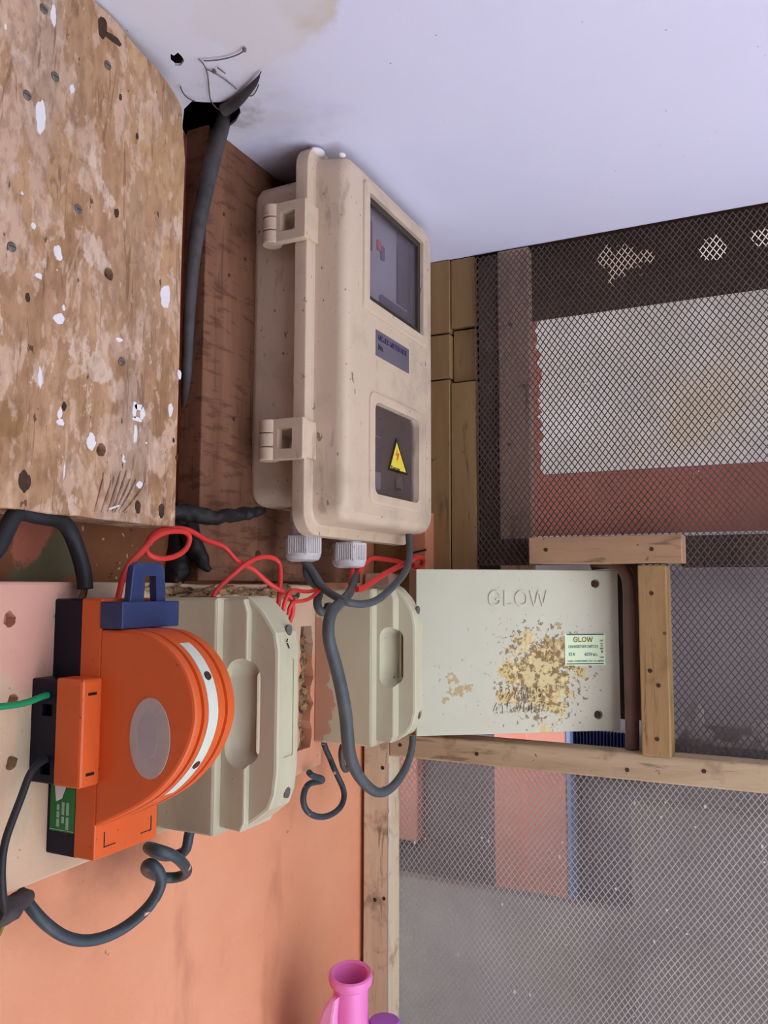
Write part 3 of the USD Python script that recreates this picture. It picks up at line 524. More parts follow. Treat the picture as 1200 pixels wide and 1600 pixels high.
# front seal block and its loop
sb = part(T, 'seal_block', box(.0975, .1192, oy0 - .001, .531, 1.5690, 1.5890, .001), 'blue', 'blue seal block')
ly = lambda px: U(px, 920, 'X', .113)[1]
lg = cut(bev(np.array([(ly(203), 1.587), (ly(260), 1.587), (ly(258), 1.612), (ly(255), 1.6175), (ly(248), 1.6188), (ly(215), 1.6188), (ly(209), 1.616), (ly(207), 1.611)]), 'X', .1065, .113, .0012), loft([np.array([(ly(224), 1.58), (ly(246), 1.58), (ly(243), 1.6085), (ly(227), 1.6085)])] * 2, [.08, .13], 'X'))
part(sb, 'seal_loop', lg, 'blue')
for q in (.478, .517): part(T, 'front_groove', cat(box(.0978, .0985, *((q, q + .001) if q < .5 else (q + .011, q + .012)), 1.4088, 1.420, 0), box(.0978, .0985, q, q + .012, 1.4088, 1.4096, 0)), 'rust_dark')
gl_ = part(T, 'green_sticker', bev(rect(.0535, .0778, 1.4185, 1.4565), 'Y', oy0 - .0003, oy0 + .001, 0, 0), 'green', 'green printed sticker with a torn white corner')
part(gl_, 'torn_corner', loft([np.array([(.057, 1.4565), (.073, 1.4565), (.069, 1.4515), (.065, 1.4425), (.0595, 1.440)])] * 2, [oy0 - .0006, oy0], 'Y'), 'white_paint')
part(gl_, 'printed_lines', cat(*[box(x, x + .0024, oy0 - .0006, oy0, z, z + h, 0) for x, z, h in ((.0605, 1.4285, .0045), (.0605, 1.4220, .0055), (.0655, 1.4310, .009), (.0655, 1.4250, .0045), (.0700, 1.4310, .009), (.0700, 1.4205, .0090), (.0605, 1.434, .004))], box(.0537, .0776, oy0 - .0006, oy0, 1.4195, 1.4200, 0)), 'pale_print')

# ================================================================== grey fuse units
def stadium(a0, a1, b0, b1, n=8): return rect(a0, a1, b0, b1, min(a1 - a0, b1 - b0) / 2 * .98, n)
def fuse(name, label, ya, yb, yc, ye, yw, zb0, zb1, x1, x2, x3, hand, slot_far, slot_near, mt, plate):
    """ya, yb, yc: near faces of base, carrier and handle; ye far face of the handle; x1, x2, x3: fronts."""
    T = thing(name, label, 'fuse unit', (BX, (ya + ye) / 2, zb0))
    part(T, 'base', bev(rect(BX - .0005, x1, zb0, zb1), 'Y', ya, yw, .0022), mt)
    H = np.array(hand)
    ca = np.array([(x1 - .006, zb0 + .006)] + [(x2 - .004, zb0 + .004), (x2, zb0 + .012), (x2, zb1 - .012), (x2 - .004, zb1 - .001)] + [(x1 - .006, zb1 - .001)])
    car = bev(ca, 'Y', yb, yw - (yb - ya), .0016)
    hd = bev(H, 'Y', yc, ye, .0030)
    u = man(car) + man(hd)
    n0, n1, f0, f1 = *slot_near, *slot_far
    u = u - man(loft([stadium(n0[0] - .002, n0[1] + .001, n1[0] - .004, n1[1] + .004), stadium(n0[0], n0[1], n1[0], n1[1]), stadium(f0[0], f0[1], f1[0], f1[1])], [yb - .004, yc + .001, yc + .011], 'Y'))
    if f0: u = u - man(loft([stadium(f0[0], f0[1], f1[0], f1[1])] * 2, [yc + .005, yw + .02], 'Y'))
    if plate: u = u - man(loft([stadium(f0[0], f0[1], f1[0], f1[1]), stadium(n0[0] - .008, n0[1], n1[0], n1[1]), stadium(n0[0] - .012, n0[1], n1[0] - .004, n1[1] + .004)], [yc + .013, ye - .002, yw + .003], 'Y'))
    zt, zl = H[:, 1].max(), H[:, 1].min(); ym = (yc + ye) / 2
    for z in (zt - .029, zl + .029): u = u - man(lathe([(0, -.004), (.0052, -.004), (.0052, .01), (0, .01)], (x3, ym + .004, z), 'X', 18))
    if plate: u = u - man(bev(rect(ym - .008, ym + .008, *plate, .002, 2), 'X', x3 - .0012, x3 + .02, 0, 0))
    h = part(T, 'handle', tri(u), 'grey_fuse', 'moulded handle with finger slot', smooth=22)
    for z in (zt - .029, zl + .029): part(h, 'screw', lathe([(0, 0), (.0045, 0), (.0045, .002), (0, .002)], (x3 - .0045, ym + .004, z), 'X', 14), 'metal_dirty')
    part(T, 'near_ridge', box(x1 - .0016, x1 + .0004, ya + .001, yb + .002, zb0 + .001, zb1 - .001, .0006), 'grey_fuse')
    return T
F1 = fuse('grey_fuse_unit', 'grey cutout fuse unit between the orange unit and the far grey one, larger oval slot', .590, .5995, .6062, .6410, .657, 1.389, 1.5905, .1112, .1368, .1645,
     [(.100, 1.394), (.131, 1.394), (.145, 1.403), (.157, 1.4125), (.1622, 1.425), (.1645, 1.445), (.1645, 1.545), (.1615, 1.561), (.150, 1.577), (.137, 1.5895), (.1317, 1.592), (.100, 1.592)],
     ((.1345, .1470), (1.452, 1.527)), ((.1165, .1468), (1.448, 1.536)), 'grey_fuse', (1.4545, 1.538))
part(F1, 'pen_mark', cat(*[tube([np.r_[.1648, a], np.r_[.1648, b]], .0006, 5, False) for a, b in ((U(449, 1005, 'X', .1648)[1:], U(452, 1013, 'X', .1648)[1:]), (U(449.5, 998, 'X', .1648)[1:], U(448, 1003, 'X', .1648)[1:]))]), 'black_print')
F2 = fuse('grey_fuse_unit', 'grey cutout fuse unit splashed with salmon paint, next to the changeover switch', .860, .8730, .8868, .9105, .915, 1.4195, 1.5985, .1250, .1472, .1680,
     [(.115, 1.424), (.145, 1.4245), (.157, 1.432), (.1645, 1.443), (.168, 1.457), (.168, 1.556), (.1645, 1.573), (.155, 1.588), (.1445, 1.599), (.1375, 1.603), (.115, 1.603)],
     ((.1395, .1530), (1.491, 1.550)), ((.131, .1530), (1.4885, 1.5515)), 'fuse_paint', None)

# ================================================================== changeover switch box
ANG = 36.0; GA = np.array([.1436, .945, 1.4200]); GW, GH = .2664, .2030
gu = np.array([math.cos(math.radians(ANG)), math.sin(math.radians(ANG)), 0]); gn = np.array([-gu[1], gu[0], 0])
def glp(px, py):
    d = (px - 600) / F * rt - (py - 800) / F * up + fw; q = CAM + d * (gn @ (GA - CAM)) / (gn @ d) - GA
    return np.array([q @ gu, q[2]])
rc = GA + gu * glp(845, 1055)[0] + np.array([0, 0, glp(845, 1055)[1]])
rc2 = GA + gu * glp(880, 1010)[0] + np.array([0, 0, glp(880, 1010)[1]])
rc3 = GA + gu * glp(715, 1075)[0] + np.array([0, 0, glp(715, 1075)[1]])
m['switch'] = mat('rusting_cream_steel', (190, 187, 164), (202, 199, 178), ns=7, layers=[
    dict(c=(206, 180, 116), ns=30, t=.56, w=.015, amt=.95, at=rc, r=.105, k=.30, rg=.7, detail=7), dict(c=(160, 126, 64), ns=85, t=.60, w=.03, amt=.9, at=rc, r=.10, k=.22, rg=.7),
    dict(c=(176, 144, 82), ns=60, t=.60, w=.02, amt=.85, at=rc2, r=.06, k=.22), dict(c=(176, 148, 92), ns=60, t=.62, w=.02, amt=.85, at=rc3, r=.05, k=.22),
    dict(c=(110, 82, 42), ns=170, t=.57, w=.03, amt=.8, at=rc, r=.11, k=.2), dict(c=(226, 208, 150), ns=120, t=.62, w=.03, amt=.7, at=rc, r=.10, k=.2), dict(c=(120, 108, 84), ns=70, t=.70, w=.04, amt=.6), dirt((80, 66, 52), 190, .745, .02, .7)], rough=.45, spec=.4)
T = thing('changeover_switch', 'pale steel changeover switch box with rust blotches, a sticker and raised maker lettering', 'switch box', GA, rz=ANG)
cv = bev(rect(0, GW, 0, GH, .0015, 2), 'Y', 0, .006, 0, .0012)
SC = [glp(930, 912), glp(935, 1117)]
for c in SC: cv = cut(cv, lathe([(0, -.002), (.0058, -.002), (.0058, .004), (0, .004)], (c[0], 0, c[1]), 'Y', 18))
part(T, 'cover', cv, 'switch', local=True)
part(T, 'case', bev(rect(.002, GW - .002, .002, GH - .002, .002, 2), 'Y', .006, .052, .001, 0), 'switch', local=True)
for c in SC: part(T, 'screw', lathe([(0, 0), (.0045, 0), (.0045, .002), (0, .002)], (c[0], .0022, c[1]), 'Y', 14), 'rust_dark', local=True)
def on_g(t, x, z, y=0.0, sx=1.0): v = t.vertices; t.vertices = np.stack([x + v[:, 0] * sx, y - v[:, 2], z + v[:, 1]], 1); return t
def fit(s, x0, y0, x1, hpx, bold=False, depth=.0004, y=.0001):
    a, b = glp(x0, y0), glp(x1, y0); h = abs(glp(x0, y0 - hpx)[1] - a[1]); t = meshkit.text_mesh(s, h, depth, bold)
    w = t.bounds[1][0]; t = on_g(t, a[0], a[1], y, (b[0] - a[0]) / w); t.invert() if t.volume < 0 else None; return t
part(T, 'raised_lettering', fit('GLOW', 761, 947, 856, 24, False, .0016), 'switch', smooth=False, local=True)
part(T, 'raised_lettering', fit('32 AMPS', 779, 1092, 846, 17, False, .0014), 'switch', smooth=False, local=True)
part(T, 'raised_lettering', fit('415 VOLTS', 770, 1115, 858, 16, False, .0014), 'switch', smooth=False, local=True)
sa, sb_ = glp(883, 1040), glp(945, 990)
st = part(T, 'rating_sticker', bev(rect(sa[0], sb_[0], sa[1], sb_[1]), 'Y', -.0005, .0005, 0, 0), 'sticker', 'pale green rating sticker', local=True)
part(st, 'bars', cat(*[box(*sorted((glp(885, y)[0], glp(943, y)[0])), -.0008, 0, z - .0006, z + .0006, 0) for y, z in ((991.5, glp(885, 991.5)[1]), (1037.5, glp(885, 1037.5)[1]))]), 'teal_print', local=True)
part(st, 'maker_lettering', fit('GLOW', 895, 1003, 926, 7.5, True, y=-.0005), 'gold_print', smooth=False, local=True)
part(st, 'title_lettering', fit('CHANGEOVER SWITCH', 887.5, 1012.5, 933.5, 4.2, y=-.0005), 'teal_print', smooth=False, local=True)
part(st, 'rating_lettering', cat(fit('32 A', 888, 1024.5, 898, 4.6, True, y=-.0005), fit('415V a.c.', 913, 1024.5, 933.5, 4.6, True, y=-.0005)), 'teal_print', smooth=False, local=True)
part(st, 'address_lettering', fit('ESSEL POURCHIMEX (P) LTD. INDIA', 886.5, 1034.5, 943, 2.6, y=-.0005), 'teal_print', smooth=False, local=True)
part(st, 'side_lettering', cat(fit('LINE', 936.5, 1002, 942, 2.4, y=-.0005), fit('OFF', 937, 1014.5, 943, 2.4, True, y=-.0005), fit('II', 938, 1010, 941.5, 5, y=-.0005), fit('8', 938.5, 1020, 941.5, 4, True, y=-.0005), fit('TURN', 937, 1028, 943, 2.2, y=-.0005)), 'teal_print', smooth=False, local=True)

# ================================================================== timbers of the mesh wall
BY = 1.05
def nails(T, pts, Y):
    for x, y in pts:
        c = U(x, y, 'Y', Y); part(T, 'nail', lathe([(0, 0), (.0026, 0), (.0024, -.0010), (0, -.0012)][::-1], (c[0], Y + .0002, c[2]), 'Y', 12), 'rust_dark')
def member(name, label, x0, x1, z0, z1, y0, y1, mt, npx=(), b=.0015):
    T = thing(name, label, 'timber', ((x0 + x1) / 2, y0, z0)); part(T, 'length', box(x0, x1, y0, y1, z0, z1, b), mt); nails(T, npx, y0); return T
X = lambda px, py, Y=BY: U(px, py, 'Y', Y)[0]
ZZ = lambda px, py, Y=BY: U(px, py, 'Y', Y)[2]
zb, zt = ZZ(900, 1211), ZZ(900, 1170)
SX0, SX1 = WX + .006, X(607, 1300)
S = member('timber_stud', 'weathered grey upright timber in the corner beside the orange wall', SX0, SX1, 0, 1.62, BY, 1.086, 'stud', ((600, 1232), (598, 1200), (586, 1406), (600, 1404)))
part(S, 'torn_mesh_edge', box(SX1 - .0008, SX1 + .0005, BY - .0003, BY + .0015, .3, 1.36, 0), 'white_plastic', 'pale raw edge')
def tilt(t, x0, dz): t.vertices[:, 2] += (t.vertices[:, 0] - x0) * dz; return t
T = thing('timber_beam', 'pale horizontal beam running across the mesh wall under the changeover switch', 'timber', (.5, BY, zb))
part(T, 'length', box(SX1 - .0, 1.10, BY, 1.086, zb, zt, .0025), 'beam'); nails(T, ((745, 1178), (980, 1203), (625, 1164), (1100, 1205)), BY)
member('timber_batten', 'upright yellowish batten right of the changeover switch', X(999, 1000), X(1044, 1000), zt - .0005, ZZ(900, 884), BY - .002, 1.086, 'batten', ((1018, 927), (1029, 1071), (1027, 1155), (1016, 1048)))
member('timber_batten', 'short horizontal brown batten above the changeover switch', X(826, 860, 1.046), X(1066, 860, 1.046), ZZ(900, 881, 1.046), ZZ(900, 838, 1.046), 1.046, 1.086, 'batten_x', ((853, 859), (1018, 858)))
member('timber_post', 'dusty upright post behind the upper mesh', X(779, 600, 1.095), X(828, 600, 1.095), 1.60, CZ, 1.095, 1.112, 'dim_post', ((797, 507), (818, 603), (796, 695)))
member('timber_post', 'dark upright post hung with cobweb left of the dusty post', .1718, X(780, 600, 1.102), 1.60, CZ, 1.102, 1.14, 'dark_post', ((750, 680), (750, 535)))
member('timber_rail', 'dim brown rail behind the mesh at right, beside the short batten', X(1064, 860, 1.10), 1.10, ZZ(1100, 886, 1.10), ZZ(1100, 836, 1.10), 1.10, 1.125, 'dark_post')
member('timber_post', 'dark narrow upright behind the brown hose', X(966, 1000, 1.115), X(1002, 1000, 1.115), 1.432, 1.64, 1.115, 1.14, 'dark_post')
member('timber_rail', 'crumbling dark rail stub above the left end of the changeover switch', .172, X(828, 860, 1.10), ZZ(780, 884, 1.10), ZZ(780, 842, 1.10), 1.0945, 1.10, 'dark_post')
ob = part(WF, 'painted_plank', box(X(640, 860, 1.06), X(665, 860, 1.06), 1.06, 1.09, ZZ(650, 900, 1.06), ZZ(650, 800, 1.06), .001), 'orange_trim', 'salmon painted plank end')
part(WF, 'black_wire', tube([U(640, 865, 'Y', 1.058), U(666, 859, 'Y', 1.058)], .0013, 6, False), 'black_rubber')
# brown hose beside the switch box
single('brown_hose', tube([U(925, 881, 'Y', 1.100), U(955, 880, 'Y', 1.09), U(978, 895, 'Y', 1.078), U(984, 940, 'Y', 1.075), U(985, 1020, 'Y', 1.075), U(987, 1100, 'Y', 1.075), U(988, 1170, 'Y', 1.075)], .0085, 12), 'dim_hose' if 'dim_hose' in m else mat('brown_hose', (92, 72, 64), (112, 90, 80), ns=20, rough=.5), 'dull brown hose between the changeover switch and the yellowish batten', 'hose')

# ================================================================== wire mesh and net
def lattice(x0, x1, z0, z1, w, h, rib, Y, seed, hole=None):
    nx, nz = int((x1 - x0) / w) + 1, int((z1 - z0) / h) + 1
    i, j = np.meshgrid(np.arange(2 * nx), np.arange(2 * nz)); k = (i + j) % 2 == 0
    P = np.stack([x0 + i[k] * w / 2, z0 + j[k] * h / 2], 1)
    A = np.vstack([P, P]); B = np.vstack([P + [w / 2, h / 2], P + [-w / 2, h / 2]])
    ok = (A.max(1) > -9) & (np.maximum(A[:, 0], B[:, 0]) <= x1) & (np.minimum(A[:, 0], B[:, 0]) >= x0) & (B[:, 1] <= z1)
    if hole is not None:
        mid = (A + B) / 2; ok &= ~((mid[:, 0] > hole[0]) & (mid[:, 0] < hole[1]) & (mid[:, 1] > hole[2]) & (mid[:, 1] < hole[3]))
    A, B = A[ok], B[ok]
    def warp(q):
        p = np.stack([q[:, 0], np.zeros(len(q)), q[:, 1]], 1)
        return q + (np.stack([meshkit.noise(p * 9, seed), meshkit.noise(p * 9 + 31, seed)], 1) - .5) * .0035, Y + (meshkit.noise(p * 7, seed + 3) - .5) * .005
    (A, ya), (B, yb) = warp(A), warp(B)
    d = B - A; d /= np.linalg.norm(d, axis=1, keepdims=True); n = np.stack([-d[:, 1], d[:, 0]], 1) * rib / 2
    A, B = A - d * rib * .3, B + d * rib * .3
    q = lambda e, y, dy: np.stack([e[:, 0], y + dy, e[:, 1]], 1)
    V = np.stack([q(A + n, ya, -rib * .35), q(A, ya, rib * .75), q(A - n, ya, -rib * .1), q(B + n, yb, -rib * .35), q(B, yb, rib * .75), q(B - n, yb, -rib * .1)], 1)
    base = np.arange(len(A))[:, None, None] * 6
    f = np.array([(0, 3, 4), (0, 4, 1), (1, 4, 5), (1, 5, 2), (2, 5, 3), (2, 3, 0)])[None] + base
    return trimesh.Trimesh(V.reshape(-1, 3), f.reshape(-1, 3), process=False)
HOLE = (.0, X(1000, 1000), zt - .01, ZZ(900, 884))
single('wire_mesh', lattice(.1725, 1.09, zt - .02, CZ - .001, .0080, .0108, .00130, MY, 1, HOLE), 'mesh', 'brown diamond wire mesh stretched above the pale beam', 'wire mesh', kind='stuff', smooth=False)
single('wire_mesh', lattice(SX1 - .01, 1.09, .55, zb + .015, .0076, .0102, .00105, MY, 2), 'mesh_low', 'grey diamond wire mesh below the pale beam', 'wire mesh', kind='stuff', smooth=False)
NET = box(SX1 - .01, 1.09, 1.1045, 1.105, .3, zb + .02, 0); single('mosquito_net', NET, 'net', 'fine grey mosquito net behind the lower wire mesh', 'net', kind='stuff')
single('mosquito_net', box(X(1044, 1000), 1.09, 1.0955, 1.096, zt - .01, ZZ(1100, 890), 0), 'net', 'fine grey mosquito net behind the right wire mesh', 'net', kind='stuff')
g = np.random.default_rng(21); o = []
for k in range(26):
    x, y = g.uniform(640, 1195), g.uniform(1250, 1595); s = g.uniform(.0007, .0018)
    t = trimesh.creation.icosphere(1, s); t.vertices *= [1, .5, g.uniform(.8, 2)]; t.apply_translation(U(x, y, 'Y', MY - .002)); o.append(t)
for k in range(14):
    x, y = g.uniform(850, 1195), g.uniform(480, 760); t = trimesh.creation.icosphere(1, g.uniform(.0006, .0014)); t.apply_translation(U(x, y, 'Y', MY - .002)); o.append(t)
single('lint_specks', cat(*o), 'lint', 'pale lint specks caught in the wire mesh', 'lint', kind='stuff')

# ================================================================== cables
def run(pts, plane='X', v=.06): return [U(p[0], p[1], *(p[2] if len(p) > 2 and isinstance(p[2], tuple) else (plane, p[2] if len(p) > 2 else v))) for p in pts]
def cable(name, label, pts, r, mt, category='cable', plane='X', v=.06, group=None, sides=10): return single(name, tube(run(pts, plane, v), r, sides), mt, label, category, group, smooth=50)
C_ = thing('drop_cable', 'dusty grey cable dropping from the ceiling hole between panel and plank', 'cable', (.04, .64, 2.05))
part(C_, 'sheath', tube(run([(352, 168, .046), (347, 195, .0495), (338, 228, .0505), (325, 280, .0495), (312, 340, .046), (303, 400, .040), (297, 470, .032), (293, 560, .022), (290, 700, .010), (289, 850, .004)]), (.0078, .0082, .0082, .0078, .0066, .0056, .005, .005, .005), 12), 'dusty_cable', smooth=50)
single('drop_cable', tube(run([(318, 165, .0), (316, 220, .006), (306, 300, .006), (299, 400, .002), (294, 560, -.006), (292, 800, -.02)]), .006, 10), 'black_rubber', 'thin black cable dropping from the ceiling hole beside the dusty one', 'cable')
hp = [U(*q, 'Z', CZ - .006) for q in ((350, 172), (372, 158), (385, 145), (398, 130), (405, 118))]
single('dusty_fibre', tube(hp, (.006, .0048, .004, .0028, .0008), 9), 'dusty_cable', 'dust-laden fibrous cable tail lying across the ceiling beside the hole', 'cable end', smooth=70)
o = []
for a in (((310, 92), (322, 108), (326, 130), (330, 160)), ((322, 108), (345, 120), (370, 140)), ((318, 95), (350, 92), (372, 85), (382, 78)), ((330, 158), (345, 172), (360, 168)), ((405, 118), (408, 112)), ((385, 145), (392, 150), (404, 132)), ((282, 135), (292, 152), (305, 158)), ((340, 106), (352, 115))):
    o.append(tube([U(*q, 'Z', CZ - .003) for q in a], .0006, 5, len(a) > 2))
for a in ((382, 78), (335, 112)):
    t = trimesh.creation.icosphere(1, .002); t.apply_translation(U(*a, 'Z', CZ - .003)); o.append(t)
single('cobweb', cat(*o), 'cobweb', 'wispy dusty cobweb strands on the ceiling around the hole', 'cobweb', kind='stuff')
# insulating tape ends
def wrap(pts, r, seed):
    t = tube(run(pts), r, 12); k = (meshkit.noise(t.vertices * 140, seed) - .5) * .004; t.vertices += t.vertex_normals * k[:, None]; return t
single('taped_cable_end', wrap([(262, 802, .040), (300, 803, .052), (330, 808, .062), (352, 807, .064), (385, 802, .064), (413, 797, .066)], (.007, .008, .007, .0065, .0062, .003), 4), 'black_tape', 'black taped cable end pointing right beneath the plywood panel', 'cable end', smooth=70)
single('taped_cable_end', wrap([(296, 826, .030), (303, 850, .038), (314, 872, .044), (328, 890, .048)], (.009, .010, .008, .003), 6), 'black_tape', 'black taped cable flap hanging behind the red wire loop', 'cable end', smooth=70)
single('taped_cable_end', wrap([(285, 800, .006), (280, 850, .016), (275, 900, .02), (262, 908, .02)], (.012, .014, .013, .008), 7), 'black_tape', 'black taped bundle in the gap above the mounting board', 'cable end', smooth=70)
C_ = thing('supply_cable', 'thick black cable bent in an arch over the board at far left', 'cable', (.05, .43, 1.6))
part(C_, 'sheath', tube(run([(-14, 868, .070), (2, 845, .068), (18, 812, .064), (30, 801, .062), (58, 806, .062), (90, 812, .060), (108, 828, .058), (122, 862, .058), (130, 892, .060), (133, 920, .062)]), .0062, 12), 'black_rubber', smooth=50)
for dx in (-3, 0, 3): part(C_, 'copper_strand', tube(run([(133 + dx, 918, .062), (130 + dx * 1.2, 930, .063), (127 + dx, 939, .064)]), .0012, 6), 'copper')
z6 = lambda x, y: (180 + x * .26667, 800 + y * .26667)
cable('red_wire', 'red wire looped above the blue seal block and running right along the board', [(*z6(10, 530), .085), (*z6(25, 470), .085), (*z6(70, 330), .084), (*z6(150, 240), .082), (*z6(215, 165), .080), (*z6(290, 122), .078), (*z6(372, 112), .076), (*z6(432, 138), .074), (*z6(428, 190), .074), (*z6(380, 245), .074), (*z6(285, 272), .074), (*z6(212, 258), .072), (*z6(182, 225), .070), (*z6(205, 155), .068), (*z6(265, 108), .066), (*z6(350, 94), .066), (*z6(450, 115), .068), (*z6(540, 168), .070), (*z6(640, 207), .074), (*z6(720, 290), .080), (*z6(800, 330), .084), (*z6(880, 400), .090), (*z6(960, 455), .098), (*z6(1020, 495), .105), (*z6(1042, 565), .106), (*z6(1022, 640), .104), (*z6(1000, 690), .104)], .00245, 'red', 'wire')
cable('red_wire', 'red wire arching over the top of the nearer grey fuse unit', [(*z6(575, 500), .075), (*z6(600, 455), .076), (*z6(660, 395), .080), (*z6(740, 325), .086), (*z6(815, 277), .088), (*z6(900, 263), .088), (*z6(958, 298), .090), (*z6(968, 390), .094), (*z6(962, 490), .096), (*z6(950, 570), .096)], .00245, 'red', 'wire')
cable('red_wire', 'upper of two thin red wires joining at the grey cables', [(*z6(985, 580), .106), (*z6(1000, 512), .108), (*z6(1025, 470), .108), (*z6(1050, 458), .105), (*z6(1110, 466), .102), (*z6(1200, 440), .100)], .0020, 'red', 'wire')
cable('red_wire', 'lower of two thin red wires joining at the grey cables', [(*z6(1015, 600), .106), (*z6(1040, 534), .110), (*z6(1090, 522), .110), (*z6(1150, 500), .106), (*z6(1205, 445), .102)], .0020, 'red', 'wire')
z8 = lambda x, y: (430 + x * .20833, 800 + y * .20833)
cable('red_wire', 'thick red wire crossing behind the grey loop to the salmon plank end', [(*z8(612, 580), .130), (*z8(660, 570), .132), (*z8(720, 530), .134), (*z8(820, 465), .134), (*z8(960, 392), .134), (*z8(1040, 352), .134), (*z8(1085, 342), .130), (*z8(1108, 365), .125), (*z8(1092, 398), .120), (*z8(1030, 400), .115)], .0033, 'red', 'wire')
cable('red_wire', 'dull red wire arching under the bottom of the meter box', [(*z8(620, 455), .112), (*z8(660, 400), .112), (*z8(715, 352), .112), (*z8(800, 352), .110), (*z8(880, 362), .108), (*z8(960, 388), .106)], .0030, 'red', 'wire')
cable('red_wire', 'short red wire leaving the middle cable gland', [(G2[0] + 0, 0, 0)][:0] + [(*z8(572, 395), .102), (*z8(576, 440), .106), (*z8(574, 500), .110), (*z8(566, 540), .114)], .0036, 'red', 'wire')
cable('grey_cable', 'grey cable from the hinge side gland looping up behind the meter box', [(*z8(215, 350), .085), (*z8(235, 385), .088), (*z8(278, 440), .094), (*z8(330, 525), .102), (*z8(375, 582), .110), (*z8(445, 630), .124), (*z8(540, 675), .140), (*z8(650, 690), .148), (*z8(760, 662), .152), (*z8(850, 592), .152), (*z8(925, 515), .150), (*z8(980, 435), .146), (*z8(1005, 350), .142), (*z8(1006, 250), .136), (*z8(1000, 120), .132)], .0042, 'grey_cable')
cable('grey_cable', 'thin grey cable looping down beside the twisted red wires', [(*z8(238, 372), .084), (*z8(240, 460), .086), (*z8(270, 520), .09), (*z8(330, 580), .096), (*z8(320, 650), .100), (*z8(322, 715), .104), (*z8(350, 750), .106), (*z8(385, 735), .108), (*z8(400, 690), .108)], .0046, 'grey_cable')
C_ = thing('hanging_cable', 'long slate grey cable from the middle gland hanging in a deep U past the beam', 'cable', (.12, .84, 1.45))
part(C_, 'sheath', tube(run([(*z8(600, 470), .110), (*z8(585, 540), .118), (*z8(555, 610), .126), (*z8(500, 670), .132), (*z8(440, 730), .136), (*z8(410, 790), .138), (513, 990, .138), (522, 1030, .138), (534, 1080, .138), (541, 1125, .138), (545, 1170, .138), (553, 1198, .138), (568, 1222, .140), (590, 1238, .146), (610, 1232, .152), (630, 1207, .156), (641, 1180, .158), (645, 1150, .158)]), (.0042, .0045, .005, .0055, .006, .0062, .0066, .0068, .007, .007, .0068, .0062, .0055, .005, .0046, .0042, .004), 12), 'grey_cable', smooth=50)
z5 = lambda x, y: (440 + x * .2, 1140 + y * .2)
C_ = thing('hook_cable', 'slate cable stub curled into an open hook under the mounting board', 'cable', (.05, .78, 1.36))
part(C_, 'sheath', tube(run([(*z5(325, 40), .026), (*z5(345, 150), .028), (*z5(378, 225), .030), (*z5(402, 285), .034), (*z5(450, 390), .040), (*z5(485, 480), .046), (*z5(478, 570), .05), (*z5(410, 650), .052), (*z5(310, 682), .052), (*z5(210, 645), .05), (*z5(170, 560), .048), (*z5(190, 455), .046), (*z5(250, 412), .046), (*z5(310, 402), .048), (*z5(315, 385), .054), (*z5(270, 370), .058), (*z5(215, 335), .060)]), .0036, 12), 'slate_cable', smooth=50)
c = U(*z5(225, 345), 'X', .0605); part(C_, 'cut_end', lathe([(0, 0), (.0026, 0), (.0026, .002), (0, .002)], c - [0, .001, 0], 'Y', 12), 'white_paint', 'pale cut end')
cable('hook_cable', 'short grey cable stub hidden behind the long hanging cable under the board', [(536, 1164, .06), (533, 1180, .06), (537, 1200, .06), (545, 1195, .055)], .0035, 'grey_cable')
z9 = lambda x, y: (x / 3.0, 1100 + y / 3.0)
C_ = thing('coiled_cable', 'black rubber cable coiled once under the fuse units and sagging to the left', 'cable', (.05, .55, 1.35))
part(C_, 'sheath', tube(run([(*z9(890, 600), .062), (*z9(880, 650), .060), (*z9(858, 695), .052), (*z9(800, 712), .040), (*z9(730, 700), .050), (*z9(695, 672), .066), (*z9(735, 682), .082), (*z9(800, 704), .088), (*z9(855, 745), .084), (*z9(876, 780), .074), (*z9(850, 806), .062), (*z9(790, 815), .052), (*z9(720, 800), .052), (*z9(684, 768), .066), (*z9(712, 752), .080), (*z9(748, 790), .084), (*z9(752, 850), .082), (*z9(715, 925), .076), (*z9(640, 1005), .066), (*z9(540, 1072), .056), (*z9(420, 1108), .050), (*z9(310, 1092), .046), (*z9(210, 1025), .044), (*z9(150, 960), .040), (*z9(110, 905), .034), (*z9(90, 880), .030)]), .0046, 12, n=8), 'slate_cable', smooth=50)
cable('green_wire', 'green earth wire entering the terminal box from the left', [(-20, 1107, .066), (10, 1103, .066), (40, 1098, .067), (62, 1090, .067), (76, 1086, .066)], .0024, 'green_wire', 'wire')
cable('black_wire', 'thin black wire sagging from the terminal box to the taped lump below', [(76, 1184, .066), (62, 1192, .068), (48, 1208, .070), (36, 1238, .072), (20, 1280, .074), (6, 1325, .075), (3, 1380, .072), (8, 1425, .064)], .0027, 'black_rubber', 'wire')
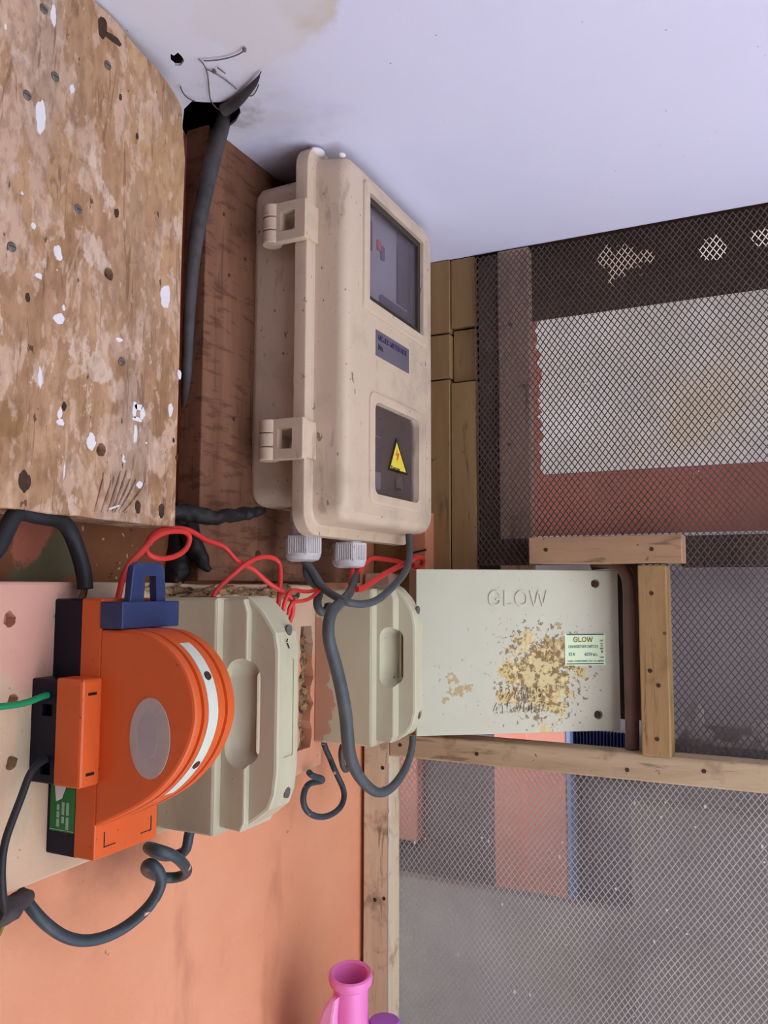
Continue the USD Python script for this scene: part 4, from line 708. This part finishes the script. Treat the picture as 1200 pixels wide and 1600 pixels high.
single('taped_joint', wrap([(-12, 1428, .055), (8, 1425, .050), (26, 1412, .046), (44, 1402, .042)], (.008, .009, .008, .005), 9), 'dusty_cable', 'dusty taped cable joint at the lower left corner of the board', 'cable joint', smooth=70)
cable('yellow_wire', 'short yellowish wire end hanging from the taped joint', [(10, 1432, .05), (4, 1446, .05), (-2, 1462, .05)], .0016, 'gold_print', 'wire')

# ================================================================== pink toy in front of the corner stud
c = np.array([.1063, .85, 1.174]); T = thing('toy_pipe', 'pink plastic toy with an open flared pipe and purple foot, at the bottom edge', 'toy', (c[0], c[1], .80))
prof = [(0, -.30), (.0205, -.30), (.0205, -.095), (.0215, -.093), (.0215, -.089), (.0200, -.087), (.0200, -.064), (.0222, -.062), (.0222, -.058), (.0195, -.056), (.0192, -.012), (.0235, -.008), (.0245, -.003), (.0240, .0015), (.0222, .003), (.0190, .001), (.0175, -.006), (.0168, -.04), (0, -.04)]
t = lathe(prof, (0, 0, 0), 'Z', 40); t.apply_transform(trimesh.transformations.rotation_matrix(math.radians(9), [1, .5, 0])); t.apply_translation(c); part(T, 'pipe', t, 'pink', smooth=35)
fin = np.array([(-.0130, -.018), (-.0050, -.018), (-.009, -.040), (-.010, -.060), (-.017, -.090), (-.02, -.20), (-.060, -.20), (-.052, -.075), (-.036, -.058), (-.027, -.045), (-.022, -.030)])
t = bev(fin + [c[0], c[2]], 'Y', c[1] - .024, c[1] - .004, .003); part(T, 'bracket', t, 'pale_pink', 'paler pink bracket')
t = lathe([(0, -.37), (.046, -.37), (.046, -.14), (.024, -.09), (.0195, -.060), (.016, -.054), (0, -.052)], c + [.028, .028, 0], 'Z', 32); part(T, 'foot', t, 'purple', 'purple foot')
T = thing('wooden_stool', 'plain wooden stool under the pink toy below the frame', 'stool', (c[0] + .02, c[1], 0))
part(T, 'seat', box(SX0, .32, .70, 1.03, .78, .804, .004), 'stud')
for x in (SX0 + .03, .29):
    for y in (.73, 1.0): part(T, 'leg', box(x - .015, x + .015, y - .015, y + .015, 0, .781, .002), 'stud')
